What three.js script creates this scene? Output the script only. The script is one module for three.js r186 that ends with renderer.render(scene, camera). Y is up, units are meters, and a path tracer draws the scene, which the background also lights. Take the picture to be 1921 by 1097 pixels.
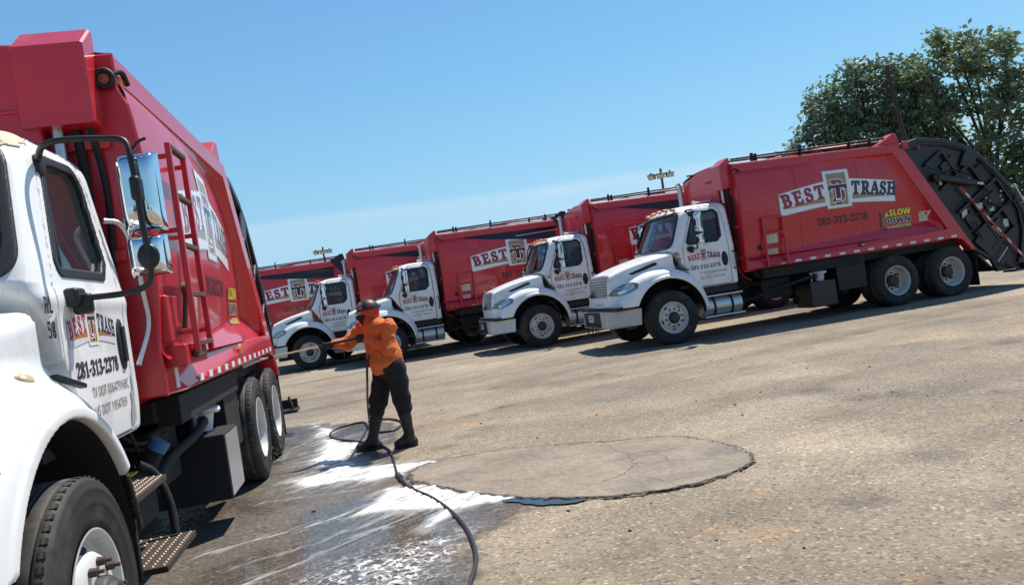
import * as THREE from 'three';
import { RoundedBoxGeometry } from 'three/addons/geometries/RoundedBoxGeometry.js';
import { mergeGeometries } from 'three/addons/utils/BufferGeometryUtils.js';

// ---------------------------------------------------------------- camera, sky, sun, exposure
const scene = new THREE.Scene();
const camera = new THREE.PerspectiveCamera(39.62, 1024 / 584, 0.05, 2000);
{
  const yaw = THREE.MathUtils.degToRad(13.195), pitch = THREE.MathUtils.degToRad(-0.317), roll = THREE.MathUtils.degToRad(8.491);
  const F = new THREE.Vector3(Math.sin(yaw) * Math.cos(pitch), Math.sin(pitch), -Math.cos(yaw) * Math.cos(pitch));
  const Rt = new THREE.Vector3(Math.cos(yaw), 0, Math.sin(yaw)), U = new THREE.Vector3().crossVectors(Rt, F);
  const c = Math.cos(roll), s = Math.sin(roll);
  const R2 = Rt.clone().multiplyScalar(c).addScaledVector(U, -s), U2 = Rt.clone().multiplyScalar(s).addScaledVector(U, c);
  camera.position.set(0, 1.542, 0);
  camera.quaternion.setFromRotationMatrix(new THREE.Matrix4().makeBasis(R2, U2, F.clone().negate()));
}
const renderer = new THREE.WebGLRenderer({ antialias: true });
renderer.toneMapping = THREE.LinearToneMapping;
renderer.toneMappingExposure = 1.3;
renderer.shadowMap.enabled = true;
renderer.shadowMap.type = THREE.PCFSoftShadowMap;

const SUN = new THREE.Vector3(0.40, 1, -0.35).normalize();
const sun = new THREE.DirectionalLight(new THREE.Color(1, 0.945, 0.85), 4.9);
sun.position.copy(SUN).multiplyScalar(60).add(new THREE.Vector3(5, 0, -14));
sun.target.position.set(5, 0, -14); scene.add(sun.target);
sun.castShadow = true; sun.shadow.mapSize.set(4096, 4096);
Object.assign(sun.shadow.camera, { left: -28, right: 28, top: 28, bottom: -28, near: 5, far: 140 });
sun.shadow.bias = -0.0005; sun.shadow.normalBias = 0.02; sun.shadow.radius = 1;
sun.name = 'sun'; scene.add(sun);

// ---------------------------------------------------------------- helpers
let seed = 7;
const rnd = () => { seed = (seed + 0x6d2b79f5) | 0; let t = Math.imul(seed ^ (seed >>> 15), 1 | seed); t = (t + Math.imul(t ^ (t >>> 7), 61 | t)) ^ t; return ((t ^ (t >>> 14)) >>> 0) / 4294967296; };
const rr = (a, b) => a + (b - a) * rnd();
const clamp = (x, a = 0, b = 1) => Math.min(b, Math.max(a, x));
const mix = (a, b, t) => a + (b - a) * t;
const sstep = (a, b, x) => { const t = clamp((x - a) / (b - a)); return t * t * (3 - 2 * t); };
const hash2 = (x, y) => { let h = Math.imul(x | 0, 374761393) + Math.imul(y | 0, 668265263) | 0; h = Math.imul(h ^ (h >>> 13), 1274126177); return ((h ^ (h >>> 16)) >>> 0) / 4294967296; };
// value noise, periodic when p > 0
function vnoise(x, y, p = 0) {
  const xi = Math.floor(x), yi = Math.floor(y), fx = x - xi, fy = y - yi, u = fx * fx * (3 - 2 * fx), v = fy * fy * (3 - 2 * fy);
  const w = (a) => p ? ((a % p) + p) % p : a;
  const a = hash2(w(xi), w(yi)), b = hash2(w(xi + 1), w(yi)), c = hash2(w(xi), w(yi + 1)), d = hash2(w(xi + 1), w(yi + 1));
  return mix(mix(a, b, u), mix(c, d, u), v);
}
const fbm = (x, y, o = 4, p = 0) => { let s = 0, a = 0.5, n = 0; for (let i = 0; i < o; i++) { s += a * vnoise(x, y, p); n += a; a *= 0.5; x = x * 2 + 17 * (p ? 0 : 1); y *= 2; p *= 2; } return s / n; };

const used = {};
const numbered = (name) => { const k = used[name] = (used[name] ?? -1) + 1; return k ? name + '_' + String(k).padStart(3, '0') : name; };
function tag(o, label, category, group, kind) {
  if (label) o.userData.label = label;
  if (category) o.userData.category = category;
  if (group) o.userData.group = group;
  if (kind) o.userData.kind = kind;
  return o;
}
function thing(name, label, category, pos = [0, 0, 0], turn = 0, group) {
  const o = new THREE.Group(); o.name = numbered(name); o.position.set(...pos); o.rotation.y = turn; scene.add(o);
  return tag(o, label, category, group);
}
function mesh(name, geo, mat, parent) {
  const m = new THREE.Mesh(Array.isArray(geo) ? merge(geo) : geo, mat);
  m.name = parent ? name : numbered(name); m.castShadow = m.receiveShadow = true;
  (parent ?? scene).add(m); return m;
}
const merge = (list) => list.length === 1 ? list[0] : mergeGeometries(list.map((g) => {
  const n = g.index ? g.toNonIndexed() : g;
  for (const k of Object.keys(n.attributes)) if (!['position', 'normal', 'uv'].includes(k)) n.deleteAttribute(k);
  n.clearGroups?.(); return n;
}));
const V = (x, y, z) => new THREE.Vector3(x, y, z);
const moved = (g, x = 0, y = 0, z = 0) => g.translate(x, y, z);
// box by its extents; r > 0 rounds the edges
function box(x0, x1, y0, y1, z0, z1, r = 0.008) {
  const w = x1 - x0, h = y1 - y0, d = z1 - z0;
  const g = r ? new RoundedBoxGeometry(w, h, d, 2, Math.min(r, w * 0.45, h * 0.45, d * 0.45)) : new THREE.BoxGeometry(w, h, d);
  return g.translate((x0 + x1) / 2, (y0 + y1) / 2, (z0 + z1) / 2);
}
const tube = (pts, r, seg = 8, n = 0) => new THREE.TubeGeometry(new THREE.CatmullRomCurve3(pts.map((p) => V(...p)), false, 'centripetal'), n || Math.max(2, pts.length * 6), r, seg);
// straight bar between two points
function rod(a, b, r, seg = 10, r2 = r) {
  const A = V(...a), B = V(...b), d = B.clone().sub(A), g = new THREE.CylinderGeometry(r2, r, d.length(), seg);
  g.applyQuaternion(new THREE.Quaternion().setFromUnitVectors(V(0, 1, 0), d.clone().normalize()));
  return g.translate((a[0] + b[0]) / 2, (a[1] + b[1]) / 2, (a[2] + b[2]) / 2);
}
// flat bar (w along the given up direction) between two points
function bar(a, b, w, t, up = [0, 1, 0]) {
  const A = V(...a), B = V(...b), d = B.clone().sub(A), L = d.length(); d.normalize();
  const s = new THREE.Vector3().crossVectors(d, V(...up)).normalize(), u = new THREE.Vector3().crossVectors(s, d);
  const g = new RoundedBoxGeometry(L, w, t, 1, Math.min(w, t) * 0.2);
  return g.applyMatrix4(new THREE.Matrix4().makeBasis(d, u, s)).translate((a[0] + b[0]) / 2, (a[1] + b[1]) / 2, (a[2] + b[2]) / 2);
}
const lathe = (pts, seg = 40) => new THREE.LatheGeometry(pts.map(([r, y]) => new THREE.Vector2(r, y)), seg);
// a polygon in the x-y plane pushed from z0 to z1, edges bevelled
function prism(pts, z0, z1, bevel = 0.006, holes = []) {
  const s = new THREE.Shape(pts.map(([x, y]) => new THREE.Vector2(x, y)));
  for (const h of holes) s.holes.push(new THREE.Path(h.map(([x, y]) => new THREE.Vector2(x, y))));
  return new THREE.ExtrudeGeometry(s, { depth: z1 - z0 - 2 * bevel, bevelEnabled: bevel > 0, bevelSize: bevel, bevelThickness: bevel, bevelOffset: -bevel, bevelSegments: 1 }).translate(0, 0, z0 + bevel);
}
// a grid surface from a function of (u, v)
function patch(f, nu, nv, uvf) {
  const p = [], uv = [], ix = [];
  for (let j = 0; j <= nv; j++) for (let i = 0; i <= nu; i++) { const q = f(i / nu, j / nv); p.push(q[0], q[1], q[2]); uv.push(...(uvf ? uvf(q, i / nu, j / nv) : [i / nu, j / nv])); }
  for (let j = 0; j < nv; j++) for (let i = 0; i < nu; i++) { const a = j * (nu + 1) + i, b = a + 1, c = a + nu + 1, d = c + 1; ix.push(a, b, d, a, d, c); }
  const g = new THREE.BufferGeometry();
  g.setAttribute('position', new THREE.Float32BufferAttribute(p, 3)); g.setAttribute('uv', new THREE.Float32BufferAttribute(uv, 2));
  g.setIndex(ix); g.computeVertexNormals(); return g;
}

// ---- meshing of distance fields (surface nets): rounded sheet metal and clothed figures
const smax = (a, b, k) => { const h = Math.max(k - Math.abs(a - b), 0) / k; return Math.max(a, b) + h * h * k * 0.25; };
const smin = (a, b, k) => -smax(-a, -b, k);
function sdPoly(pts) {                                             // signed distance to a polygon
  const n = pts.length;
  return (x, y) => {
    let d = 1e9, s = 1;
    for (let i = 0, j = n - 1; i < n; j = i++) {
      const ex = pts[j][0] - pts[i][0], ey = pts[j][1] - pts[i][1], wx = x - pts[i][0], wy = y - pts[i][1];
      const t = clamp((wx * ex + wy * ey) / (ex * ex + ey * ey)), bx = wx - ex * t, by = wy - ey * t;
      d = Math.min(d, bx * bx + by * by);
      const a = y >= pts[i][1], b = y < pts[j][1], c = ex * wy > ey * wx;
      if ((a && b && c) || (!a && !b && !c)) s = -s;
    }
    return s * Math.sqrt(d);
  };
}
function nets(f, lo, hi, c, slack = 2.5) {
  const [nx, ny, nz] = [0, 1, 2].map((i) => Math.ceil((hi[i] - lo[i]) / c) + 1), S = nx * ny;
  const val = new Float32Array(S * nz), B = 4, far = slack * c * B;
  for (let bz = 0; bz < nz; bz += B) for (let by = 0; by < ny; by += B) for (let bx = 0; bx < nx; bx += B) {
    const m = f(lo[0] + (bx + 1.5) * c, lo[1] + (by + 1.5) * c, lo[2] + (bz + 1.5) * c), skip = Math.abs(m) > far;
    for (let z = bz; z < Math.min(bz + B, nz); z++) for (let y = by; y < Math.min(by + B, ny); y++) for (let x = bx; x < Math.min(bx + B, nx); x++)
      val[x + y * nx + z * S] = skip ? m : f(lo[0] + x * c, lo[1] + y * c, lo[2] + z * c);
  }
  const id = new Int32Array(S * nz).fill(-1), pos = [], e = c * 0.2;
  const CO = [[0, 0, 0], [1, 0, 0], [0, 1, 0], [1, 1, 0], [0, 0, 1], [1, 0, 1], [0, 1, 1], [1, 1, 1]];
  const ED = [[0, 1], [2, 3], [4, 5], [6, 7], [0, 2], [1, 3], [4, 6], [5, 7], [0, 4], [1, 5], [2, 6], [3, 7]];
  for (let z = 0; z < nz - 1; z++) for (let y = 0; y < ny - 1; y++) for (let x = 0; x < nx - 1; x++) {
    const at = x + y * nx + z * S; let inside = 0; const v = [];
    for (let k = 0; k < 8; k++) { const q = val[at + CO[k][0] + CO[k][1] * nx + CO[k][2] * S]; v.push(q); if (q < 0) inside++; }
    if (!inside || inside === 8) continue;
    let sx = 0, sy = 0, sz = 0, n = 0;
    for (const [a, b] of ED) if ((v[a] < 0) !== (v[b] < 0)) { const t = v[a] / (v[a] - v[b]); sx += mix(CO[a][0], CO[b][0], t); sy += mix(CO[a][1], CO[b][1], t); sz += mix(CO[a][2], CO[b][2], t); n++; }
    id[at] = pos.length / 3; pos.push(lo[0] + (x + sx / n) * c, lo[1] + (y + sy / n) * c, lo[2] + (z + sz / n) * c);
  }
  const nor = new Float32Array(pos.length), uv = new Float32Array(pos.length / 3 * 2), g3 = [0, 0, 0];
  for (let i = 0; i < pos.length; i += 3) {
    let x = pos[i], y = pos[i + 1], z = pos[i + 2], l = 1;
    for (let k = 0; k < 3; k++) {
      g3[0] = (f(x + e, y, z) - f(x - e, y, z)) / (2 * e); g3[1] = (f(x, y + e, z) - f(x, y - e, z)) / (2 * e); g3[2] = (f(x, y, z + e) - f(x, y, z - e)) / (2 * e);
      l = Math.hypot(...g3) || 1;
      if (k === 2) break;
      const d = clamp(f(x, y, z) / (l * l), -0.5 * c, 0.5 * c); x -= g3[0] * d; y -= g3[1] * d; z -= g3[2] * d;
    }
    pos[i] = x; pos[i + 1] = y; pos[i + 2] = z;
    nor[i] = g3[0] / l; nor[i + 1] = g3[1] / l; nor[i + 2] = g3[2] / l;
    const ax = Math.abs(nor[i]), ay = Math.abs(nor[i + 1]), az = Math.abs(nor[i + 2]), o = i / 3 * 2;
    if (ay > ax && ay > az) { uv[o] = x; uv[o + 1] = z; } else if (ax > az) { uv[o] = z; uv[o + 1] = y; } else { uv[o] = x; uv[o + 1] = y; }
  }
  const ix = [], quad = (a, b, cc, d, flip) => { if (a < 0 || b < 0 || cc < 0 || d < 0) return; if (flip) ix.push(a, cc, b, a, d, cc); else ix.push(a, b, cc, a, cc, d); };
  for (let z = 1; z < nz - 1; z++) for (let y = 1; y < ny - 1; y++) for (let x = 1; x < nx - 1; x++) {
    const at = x + y * nx + z * S, s = val[at] < 0;
    if (s !== val[at + 1] < 0) quad(id[at - nx - S], id[at - S], id[at], id[at - nx], !s);
    if (s !== val[at + nx] < 0) quad(id[at - 1 - S], id[at - 1], id[at], id[at - S], !s);
    if (s !== val[at + S] < 0) quad(id[at - 1 - nx], id[at - nx], id[at], id[at - 1], !s);
  }
  const g = new THREE.BufferGeometry();
  g.setAttribute('position', new THREE.Float32BufferAttribute(pos, 3)); g.setAttribute('normal', new THREE.BufferAttribute(nor, 3)); g.setAttribute('uv', new THREE.BufferAttribute(uv, 2));
  g.setIndex(ix); return g;
}

// ---- textures
function dataTex(w, h, f, srgb = true, repeat = true) {
  const d = new Uint8Array(w * h * 4);
  for (let y = 0; y < h; y++) for (let x = 0; x < w; x++) { const c = f(x, y), o = (y * w + x) * 4; d[o] = c[0]; d[o + 1] = c[1]; d[o + 2] = c[2]; d[o + 3] = c[3] ?? 255; }
  const t = new THREE.DataTexture(d, w, h); t.magFilter = t.minFilter = THREE.LinearFilter;
  if (repeat) t.wrapS = t.wrapT = THREE.RepeatWrapping;
  if (srgb) t.colorSpace = THREE.SRGBColorSpace; t.needsUpdate = true; return t;
}
function canvasTex(w, h, draw) {
  const c = document.createElement('canvas'); c.width = w; c.height = h;
  const x = c.getContext('2d'); draw(x, w, h);
  const t = new THREE.CanvasTexture(c); t.colorSpace = THREE.SRGBColorSpace; return t;
}
const sRGB = (v) => 255 * (v <= 0.0031308 ? 12.92 * v : 1.055 * Math.pow(v, 1 / 2.4) - 0.055);

// ---------------------------------------------------------------- sky: clear air with one thin streak of high cloud
{
  const W = 2048, H = 1024, d = new Float32Array(W * H * 4);
  const stops = [[-90, .36, .35, .32], [-4, .38, .42, .44], [0, .37, .59, .74], [5, .305, .545, .72], [10, .235, .485, .71], [15, .185, .42, .69], [20, .158, .365, .655], [28, .138, .315, .61], [45, .088, .22, .48], [90, .058, .16, .37]];
  const sunAz = Math.atan2(SUN.z, SUN.x);
  for (let j = 0; j < H; j++) {
    const el = ((j + 0.5) / H - 0.5) * 180; let k = 0; while (k < stops.length - 2 && el > stops[k + 1][0]) k++;
    const t = clamp((el - stops[k][0]) / (stops[k + 1][0] - stops[k][0]));
    for (let i = 0; i < W; i++) {
      const az = ((i + 0.5) / W - 0.5) * 2 * Math.PI, o = (j * W + i) * 4;
      const ce = Math.cos(el * Math.PI / 180), dir = [ce * Math.cos(az), Math.sin(el * Math.PI / 180), ce * Math.sin(az)];
      const cs = dir[0] * SUN.x + dir[1] * SUN.y + dir[2] * SUN.z;
      const glow = 0.82 + 0.33 * Math.pow(clamp(0.5 + 0.5 * Math.cos(az - sunAz)), 2) + 0.5 * Math.pow(clamp(cs), 24);
      // bearing right of straight ahead (-z), in degrees
      const be = Math.atan2(Math.cos(az), -Math.sin(az)) * 180 / Math.PI;
      let c = 0;
      if (el > 0 && el < 14) {
        const wob = (fbm(be * 0.06 + 9, 3.3, 3) - 0.5) * 1.2, e2 = el + wob - 6.3;
        const grain = 0.55 + 0.75 * fbm(be * 0.35 + 4, el * 2.2 + be * 0.12, 5);
        c = 0.34 * sstep(0.55, 0.0, e2) * sstep(-4.2, -0.2, e2) * grain;
        c += 0.16 * Math.exp(-Math.pow((e2 + 0.1) / 0.35, 2)) * grain;
        c *= 0.28 + 0.55 * fbm(be * 0.045 + 2.2, 0.5, 3) * 1.4;
      }
      c = clamp(c);
      for (let q = 0; q < 3; q++) d[o + q] = 0.91 * mix(mix(stops[k][1 + q], stops[k + 1][1 + q], t) * glow, [0.66, 0.74, 0.80][q], c);
      d[o + 3] = 1;
    }
  }
  const sky = new THREE.DataTexture(d, W, H, THREE.RGBAFormat, THREE.FloatType);
  sky.mapping = THREE.EquirectangularReflectionMapping; sky.magFilter = sky.minFilter = THREE.LinearFilter; sky.wrapS = THREE.RepeatWrapping; sky.needsUpdate = true;
  scene.background = sky; scene.environment = sky;
}
// ---------------------------------------------------------------- shared surface grain
const N = 1024, TILE = 4.2;                                         // asphalt tile, metres
const gH = new Float32Array(N * N), gC = new Float32Array(N * N * 3);
{
  for (let y = 0; y < N; y++) for (let x = 0; x < N; x++) {
    const i = y * N + x, f = fbm(x / N * 96, y / N * 96, 3, 96), m = fbm(x / N * 12, y / N * 12, 4, 12), s = hash2(x * 3 + 1, y * 7 + 5);
    gH[i] = 0.35 + 0.25 * f; const b = 0.205 + 0.095 * f + 0.09 * (m - 0.5) + 0.07 * (s - 0.5);
    gC[i * 3] = b * 1.22; gC[i * 3 + 1] = b; gC[i * 3 + 2] = b * 0.76;
  }
  for (let k = 0; k < 62000; k++) {                                  // stone chips set in the worn asphalt
    const cx = rnd() * N, cy = rnd() * N, big = rnd() ** 2.4, r = 0.8 + 3.0 * big, a = rr(0, 3.14), el = rr(0.45, 1), ca = Math.cos(a), sa = Math.sin(a);
    const light = rnd() < 0.72, v = light ? rr(0.25, 0.50) ** 1.0 * (rnd() < 0.06 ? 1.35 : 0.92) : rr(0.09, 0.17), warm = rr(0.78, 1.0), R = Math.ceil(r + 1);
    for (let dy = -R; dy <= R; dy++) for (let dx = -R; dx <= R; dx++) {
      const u = (dx * ca + dy * sa) / r, w = (-dx * sa + dy * ca) / (r * el), q = Math.abs(u) ** 2.6 + Math.abs(w) ** 2.6; if (q > 1.2) continue;
      const i = ((Math.floor(cy + dy) + N) % N) * N + (Math.floor(cx + dx) + N) % N, t = sstep(1.2, 0.55, q) * 0.85;
      gC[i * 3] = mix(gC[i * 3], v * (1.08 + 0.1 * warm), t); gC[i * 3 + 1] = mix(gC[i * 3 + 1], v, t); gC[i * 3 + 2] = mix(gC[i * 3 + 2], v * warm * 0.86, t);
      gH[i] = mix(gH[i], light ? 0.95 : 0.2, t);
    }
  }
}
const asphaltMap = dataTex(N, N, (x, y) => { const i = (y * N + x) * 3; return [sRGB(gC[i]), sRGB(gC[i + 1]), sRGB(gC[i + 2])]; });
const asphaltBump = dataTex(N, N, (x, y) => { const v = gH[y * N + x] * 255; return [v, v, v]; }, false);

// ground: one sheet out to the horizon, finer near the camera, tinted by sand, tyre tracks, broad pale patches and a painted brightening with distance
const poly = (p) => sdPoly(p);
const PATCH = [[0.54, -7.47], [0.74, -7.72], [1.11, -7.75], [1.56, -7.63], [2.02, -7.37], [2.4, -7.1], [2.75, -6.92], [2.96, -6.59], [3.04, -6.07], [3.01, -5.67], [2.91, -5.47], [2.67, -5.31], [2.33, -5.23], [2.06, -5.24], [1.68, -5.39], [1.3, -5.71], [0.96, -6.17], [0.7, -6.72], [0.54, -7.1]];
{
  const axis = (a, b, step, far) => { const l = []; for (let v = a; v <= b + 1e-6; v += step) l.push(v); let g = step, v = b; while (v < far) { g *= 1.5; v += g; l.push(v); } g = step; v = a; while (v > -far) { g *= 1.5; v -= g; l.unshift(v); } return l; };
  const X = axis(-7, 17, 0.11, 900), Z = axis(-27, 1, 0.11, 900), p = [], n = [], uv = [], col = [], ix = [];
  const sand = [[2.2, -4.05, .20], [2.55, -4.78, .10], [2.82, -8.76, .14], [2.35, -3.12, .08], [4.88, -5.42, .12], [2.0, -4.3, .12], [1.5, -9.6, .25]], oil = [...Array(34)].map(() => [rr(0.8, 9), rr(-13.5, -3), rr(0.05, 0.22)]);
  for (const z of Z) for (const x of X) {
    p.push(x, 0, z); n.push(0, 1, 0); uv.push(x / TILE, -z / TILE);
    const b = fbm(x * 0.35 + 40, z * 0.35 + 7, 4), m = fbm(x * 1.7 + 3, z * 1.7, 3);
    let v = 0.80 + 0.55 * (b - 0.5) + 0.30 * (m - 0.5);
    const dn = fbm(x * 0.55 + 13, z * 0.55 + 71, 5), farPale = 0.72 * sstep(0.42, 0.60, dn + (z < -8.2 ? 0.20 : 0) * sstep(-6.5, -9.5, z + (b - 0.5) * 7) + 0.06 * (m - 0.5));   // pale patches, plus brightening with distance from the camera painted into the colour
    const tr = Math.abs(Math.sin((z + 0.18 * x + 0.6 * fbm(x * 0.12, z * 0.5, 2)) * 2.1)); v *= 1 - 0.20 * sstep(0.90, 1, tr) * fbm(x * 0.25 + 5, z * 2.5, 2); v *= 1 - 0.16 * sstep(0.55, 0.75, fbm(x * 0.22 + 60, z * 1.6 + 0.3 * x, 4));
    v *= 0.755 * (1 + farPale * 0.46);
    let c = [v * 1.02, v * 0.985, v * 0.93];
    let s = 0; for (const [sx, sz, r] of sand) s = Math.max(s, sstep(1, 0.1, Math.hypot((x - sx) * 0.7, (z - sz) * 1.25) / r / (0.5 + m)));
    s = Math.max(s, 0.25 * sstep(0.62, 0.75, fbm(x * 0.8 + 11, z * 0.8 + 31, 3)));
    c = [c[0] * (1 + s * 0.36), c[1] * (1 + s * 0.14), c[2] * (1 - s * 0.10)];
    let k = 0; for (const [sx, sz, r] of oil) { const d = Math.hypot(x - sx, z - sz) / r; if (d < 1.6) k = Math.max(k, sstep(1.3, 0.4, d * (0.6 + 0.8 * m))); }
    k *= 0.34; c = [c[0] * (1 - k), c[1] * (1 - k), c[2] * (1 - k * 0.9)];
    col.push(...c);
  }
  const w = X.length;
  for (let j = 0; j < Z.length - 1; j++) for (let i = 0; i < w - 1; i++) { const a = j * w + i; ix.push(a, a + w, a + 1, a + 1, a + w, a + w + 1); }
  const g = new THREE.BufferGeometry();
  g.setAttribute('position', new THREE.Float32BufferAttribute(p, 3)); g.setAttribute('normal', new THREE.Float32BufferAttribute(n, 3));
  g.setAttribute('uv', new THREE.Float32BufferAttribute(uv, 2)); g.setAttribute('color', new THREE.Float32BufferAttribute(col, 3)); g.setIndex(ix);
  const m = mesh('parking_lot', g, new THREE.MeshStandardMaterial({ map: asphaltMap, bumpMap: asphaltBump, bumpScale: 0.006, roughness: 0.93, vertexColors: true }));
  tag(m, 'worn sandy asphalt lot with embedded stone chips', 'ground', null, 'structure');
}
// smooth helper: closed curve through points, jittered
function ring(pts, n, jit, sd) {
  const c = new THREE.CatmullRomCurve3(pts.map(([x, z]) => V(x, 0, z)), true, 'centripetal'), out = [];
  for (let i = 0; i < n; i++) { const q = c.getPointAt(i / n), k = jit * (fbm(i * 0.45 + sd, sd * 3.1, 3) - 0.5) * 2; const t = c.getTangentAt(i / n); out.push([q.x + t.z * k, q.z - t.x * k]); }
  return out;
}
const patchEdge = ring(PATCH, 420, 0.045, 5);
{
  // the repair patch: a thin slab of smoother concrete with a crumbled rim
  const S = 1024, x0 = 0.3, x1 = 3.3, z0 = -8, z1 = -5, PD = poly(PATCH);
  const t = canvasTex(S, S, (c) => {
    const im = c.createImageData(S, S);
    for (let y = 0; y < S; y++) for (let x = 0; x < S; x++) {
      const X = mix(x0, x1, x / S), Z = mix(z0, z1, y / S), f = fbm(X * 3, Z * 3, 5), g = fbm(X * 30, Z * 30, 3), st = sstep(0.55, 0.75, fbm(X * 1.3 + 8, Z * 2.2 + 3, 4));
      const e = PD(X, Z) + 0.10 * (fbm(X * 7 + 2, Z * 7, 4) - 0.5) + 0.05 * (fbm(X * 34, Z * 34, 2) - 0.5), v = 0.195 + 0.11 * (f - 0.5) + 0.11 * (g - 0.5) + 0.05 * (hash2(x, y) - 0.5), o = (y * S + x) * 4;
      im.data[o] = sRGB(v * (1.22 - 0.30 * st)); im.data[o + 1] = sRGB(v * (1 - 0.24 * st)); im.data[o + 2] = sRGB(v * (0.76 - 0.14 * st)); im.data[o + 3] = 255 * sstep(0.03, -0.03, e);
    }
    c.putImageData(im, 0, 0);
    c.lineCap = 'round';
    const P = (x, z) => [(x - x0) / (x1 - x0) * S, (z - z0) / (z1 - z0) * S];
    const crack = (pts, w) => { c.strokeStyle = 'rgba(52,45,40,0.85)'; c.lineWidth = w; c.beginPath(); let q = pts[0]; c.moveTo(...P(...q)); for (const r of pts.slice(1)) { for (let k = 1; k <= 8; k++) c.lineTo(...P(mix(q[0], r[0], k / 8) + rr(-.018, .018), mix(q[1], r[1], k / 8) + rr(-.018, .018))); q = r; } c.stroke(); };
    crack([[2.05, -7.3], [2.28, -6.95], [2.3, -6.5], [2.22, -6.1], [2.0, -5.85], [1.7, -5.75]], 2.4); crack([[2.3, -6.5], [2.6, -6.35], [2.85, -6.4]], 1.6); crack([[2.22, -6.1], [2.5, -5.95], [2.8, -5.7]], 2);
    crack([[2.28, -6.95], [2.55, -6.85], [2.8, -6.75]], 1.6); crack([[2.0, -5.85], [2.15, -5.6], [2.2, -5.35]], 1.5); crack([[1.0, -6.6], [1.3, -6.35], [1.6, -6.3], [1.75, -6.15]], 1.6); crack([[0.8, -7.2], [1.1, -6.9], [1.35, -6.75]], 1.2); crack([[2.45, -6.6], [2.5, -6.2], [2.45, -5.95]], 1.3);
  });
  const wide = ring(PATCH, 120, 0, 5).map(([x, z]) => { const l = Math.hypot(x - 1.85, z + 6.5); return [x + (x - 1.85) / l * 0.10, z + (z + 6.5) / l * 0.10]; });
  const sh = new THREE.Shape(wide.map(([x, z]) => new THREE.Vector2(x, -z)));
  const g = new THREE.ShapeGeometry(sh).rotateX(-Math.PI / 2).translate(0, 0.0145, 0);
  const p = g.attributes.position, u = g.attributes.uv;
  for (let i = 0; i < p.count; i++) u.setXY(i, (p.getX(i) - x0) / (x1 - x0), 1 - (p.getZ(i) - z0) / (z1 - z0));
  tag(mesh('pavement_patch', g, new THREE.MeshStandardMaterial({ map: t, transparent: true, bumpMap: asphaltBump, bumpScale: 0.003, roughness: 0.92 })), 'oval repair patch of smoother cracked paving', 'pavement', null, 'structure');
  // broken black seam round the patch
  const pos = [], ix = []; const n = patchEdge.length;
  for (let i = 0; i < n; i++) {
    const [ax, az] = patchEdge[i], [bx, bz] = patchEdge[(i + 1) % n], L = Math.hypot(bx - ax, bz - az) || 1, nx = (bz - az) / L, nz = -(bx - ax) / L;
    const near = sstep(-6.6, -5.6, az + 0.45 * (1.6 - ax)), w = Math.max(-0.012, (0.030 * near + 0.005) * (fbm(i * 0.30, 2, 4) - 0.40) * 2.4);
    const s = -1;
    pos.push(ax + nx * 0.014 * s, 0.0185, az + nz * 0.014 * s, ax - nx * w * s, 0.0185, az - nz * w * s);
  }
  for (let i = 0; i < n; i++) { const a = 2 * i, b = 2 * ((i + 1) % n); ix.push(a, b, a + 1, a + 1, b, b + 1); }
  const s = new THREE.BufferGeometry(); s.setAttribute('position', new THREE.Float32BufferAttribute(pos, 3)); s.setIndex(ix); s.computeVertexNormals();
  const nn = s.attributes.normal; for (let i = 0; i < nn.count; i++) nn.setXYZ(i, 0, 1, 0);
  tag(mesh('pavement_seam', s, new THREE.MeshStandardMaterial({ color: new THREE.Color().setRGB(0.075, 0.062, 0.050), roughness: 0.95 })), 'crumbled dark seam round the repair patch', 'pavement', null, 'structure');
}

// ---- washed, wet part of the lot and the soap on it
const FA = poly([[-0.39, -12.3], [-0.27, -11.85], [0.01, -11.25], [-0.14, -10.66], [0.05, -10.07], [0.36, -9.62], [0.10, -9.3], [0.08, -8.75], [0.3, -8.15], [0.6, -7.92], [0.85, -7.84], [1.2, -7.72], [0.75, -7.66], [0.5, -7.38], [0.21, -7.36], [-0.16, -7.6], [-0.5, -7.8], [-0.6, -8.2], [-0.26, -8.35], [-0.42, -9.1], [-0.3, -10.1]]);
const FB = poly([[0.3, -7.02], [0.63, -6.92], [0.92, -6.33], [1.17, -5.87], [0.9, -5.85], [0.74, -5.84], [0.68, -5.66], [0.46, -5.46], [0.40, -5.62], [0.6, -5.94], [0.38, -6.12], [-0.07, -6.30], [0.14, -6.62]]);
const FC = poly([[0.46, -5.3], [0.6, -5.2], [0.58, -4.95], [0.37, -4.75], [0.22, -4.45], [-0.1, -4.55], [-0.3, -5.0], [0.05, -5.2]]);
const WET = poly([[-3.0, -12.9], [-0.4, -12.5], [0.0, -11.7], [0.5, -11.35], [0.75, -10.9], [0.6, -10.2], [0.5, -9.4], [0.3, -8.9], [0.55, -8.1], [0.7, -7.95], [1.1, -7.8], [0.75, -7.4], [0.72, -6.75], [1.0, -6.15], [1.32, -5.66], [1.1, -5.6], [0.82, -5.55], [0.72, -5.1], [0.55, -4.6], [0.3, -4.0], [-3.0, -3.8]]);
const segs = (pts) => (x, z) => { let m = 9; for (let i = 0; i + 1 < pts.length; i++) { const [ax, az] = pts[i], [bx, bz] = pts[i + 1], ex = bx - ax, ez = bz - az, t = clamp(((x - ax) * ex + (z - az) * ez) / (ex * ex + ez * ez)); m = Math.min(m, Math.hypot(x - ax - ex * t, z - az - ez * t)); } return m; };
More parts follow.
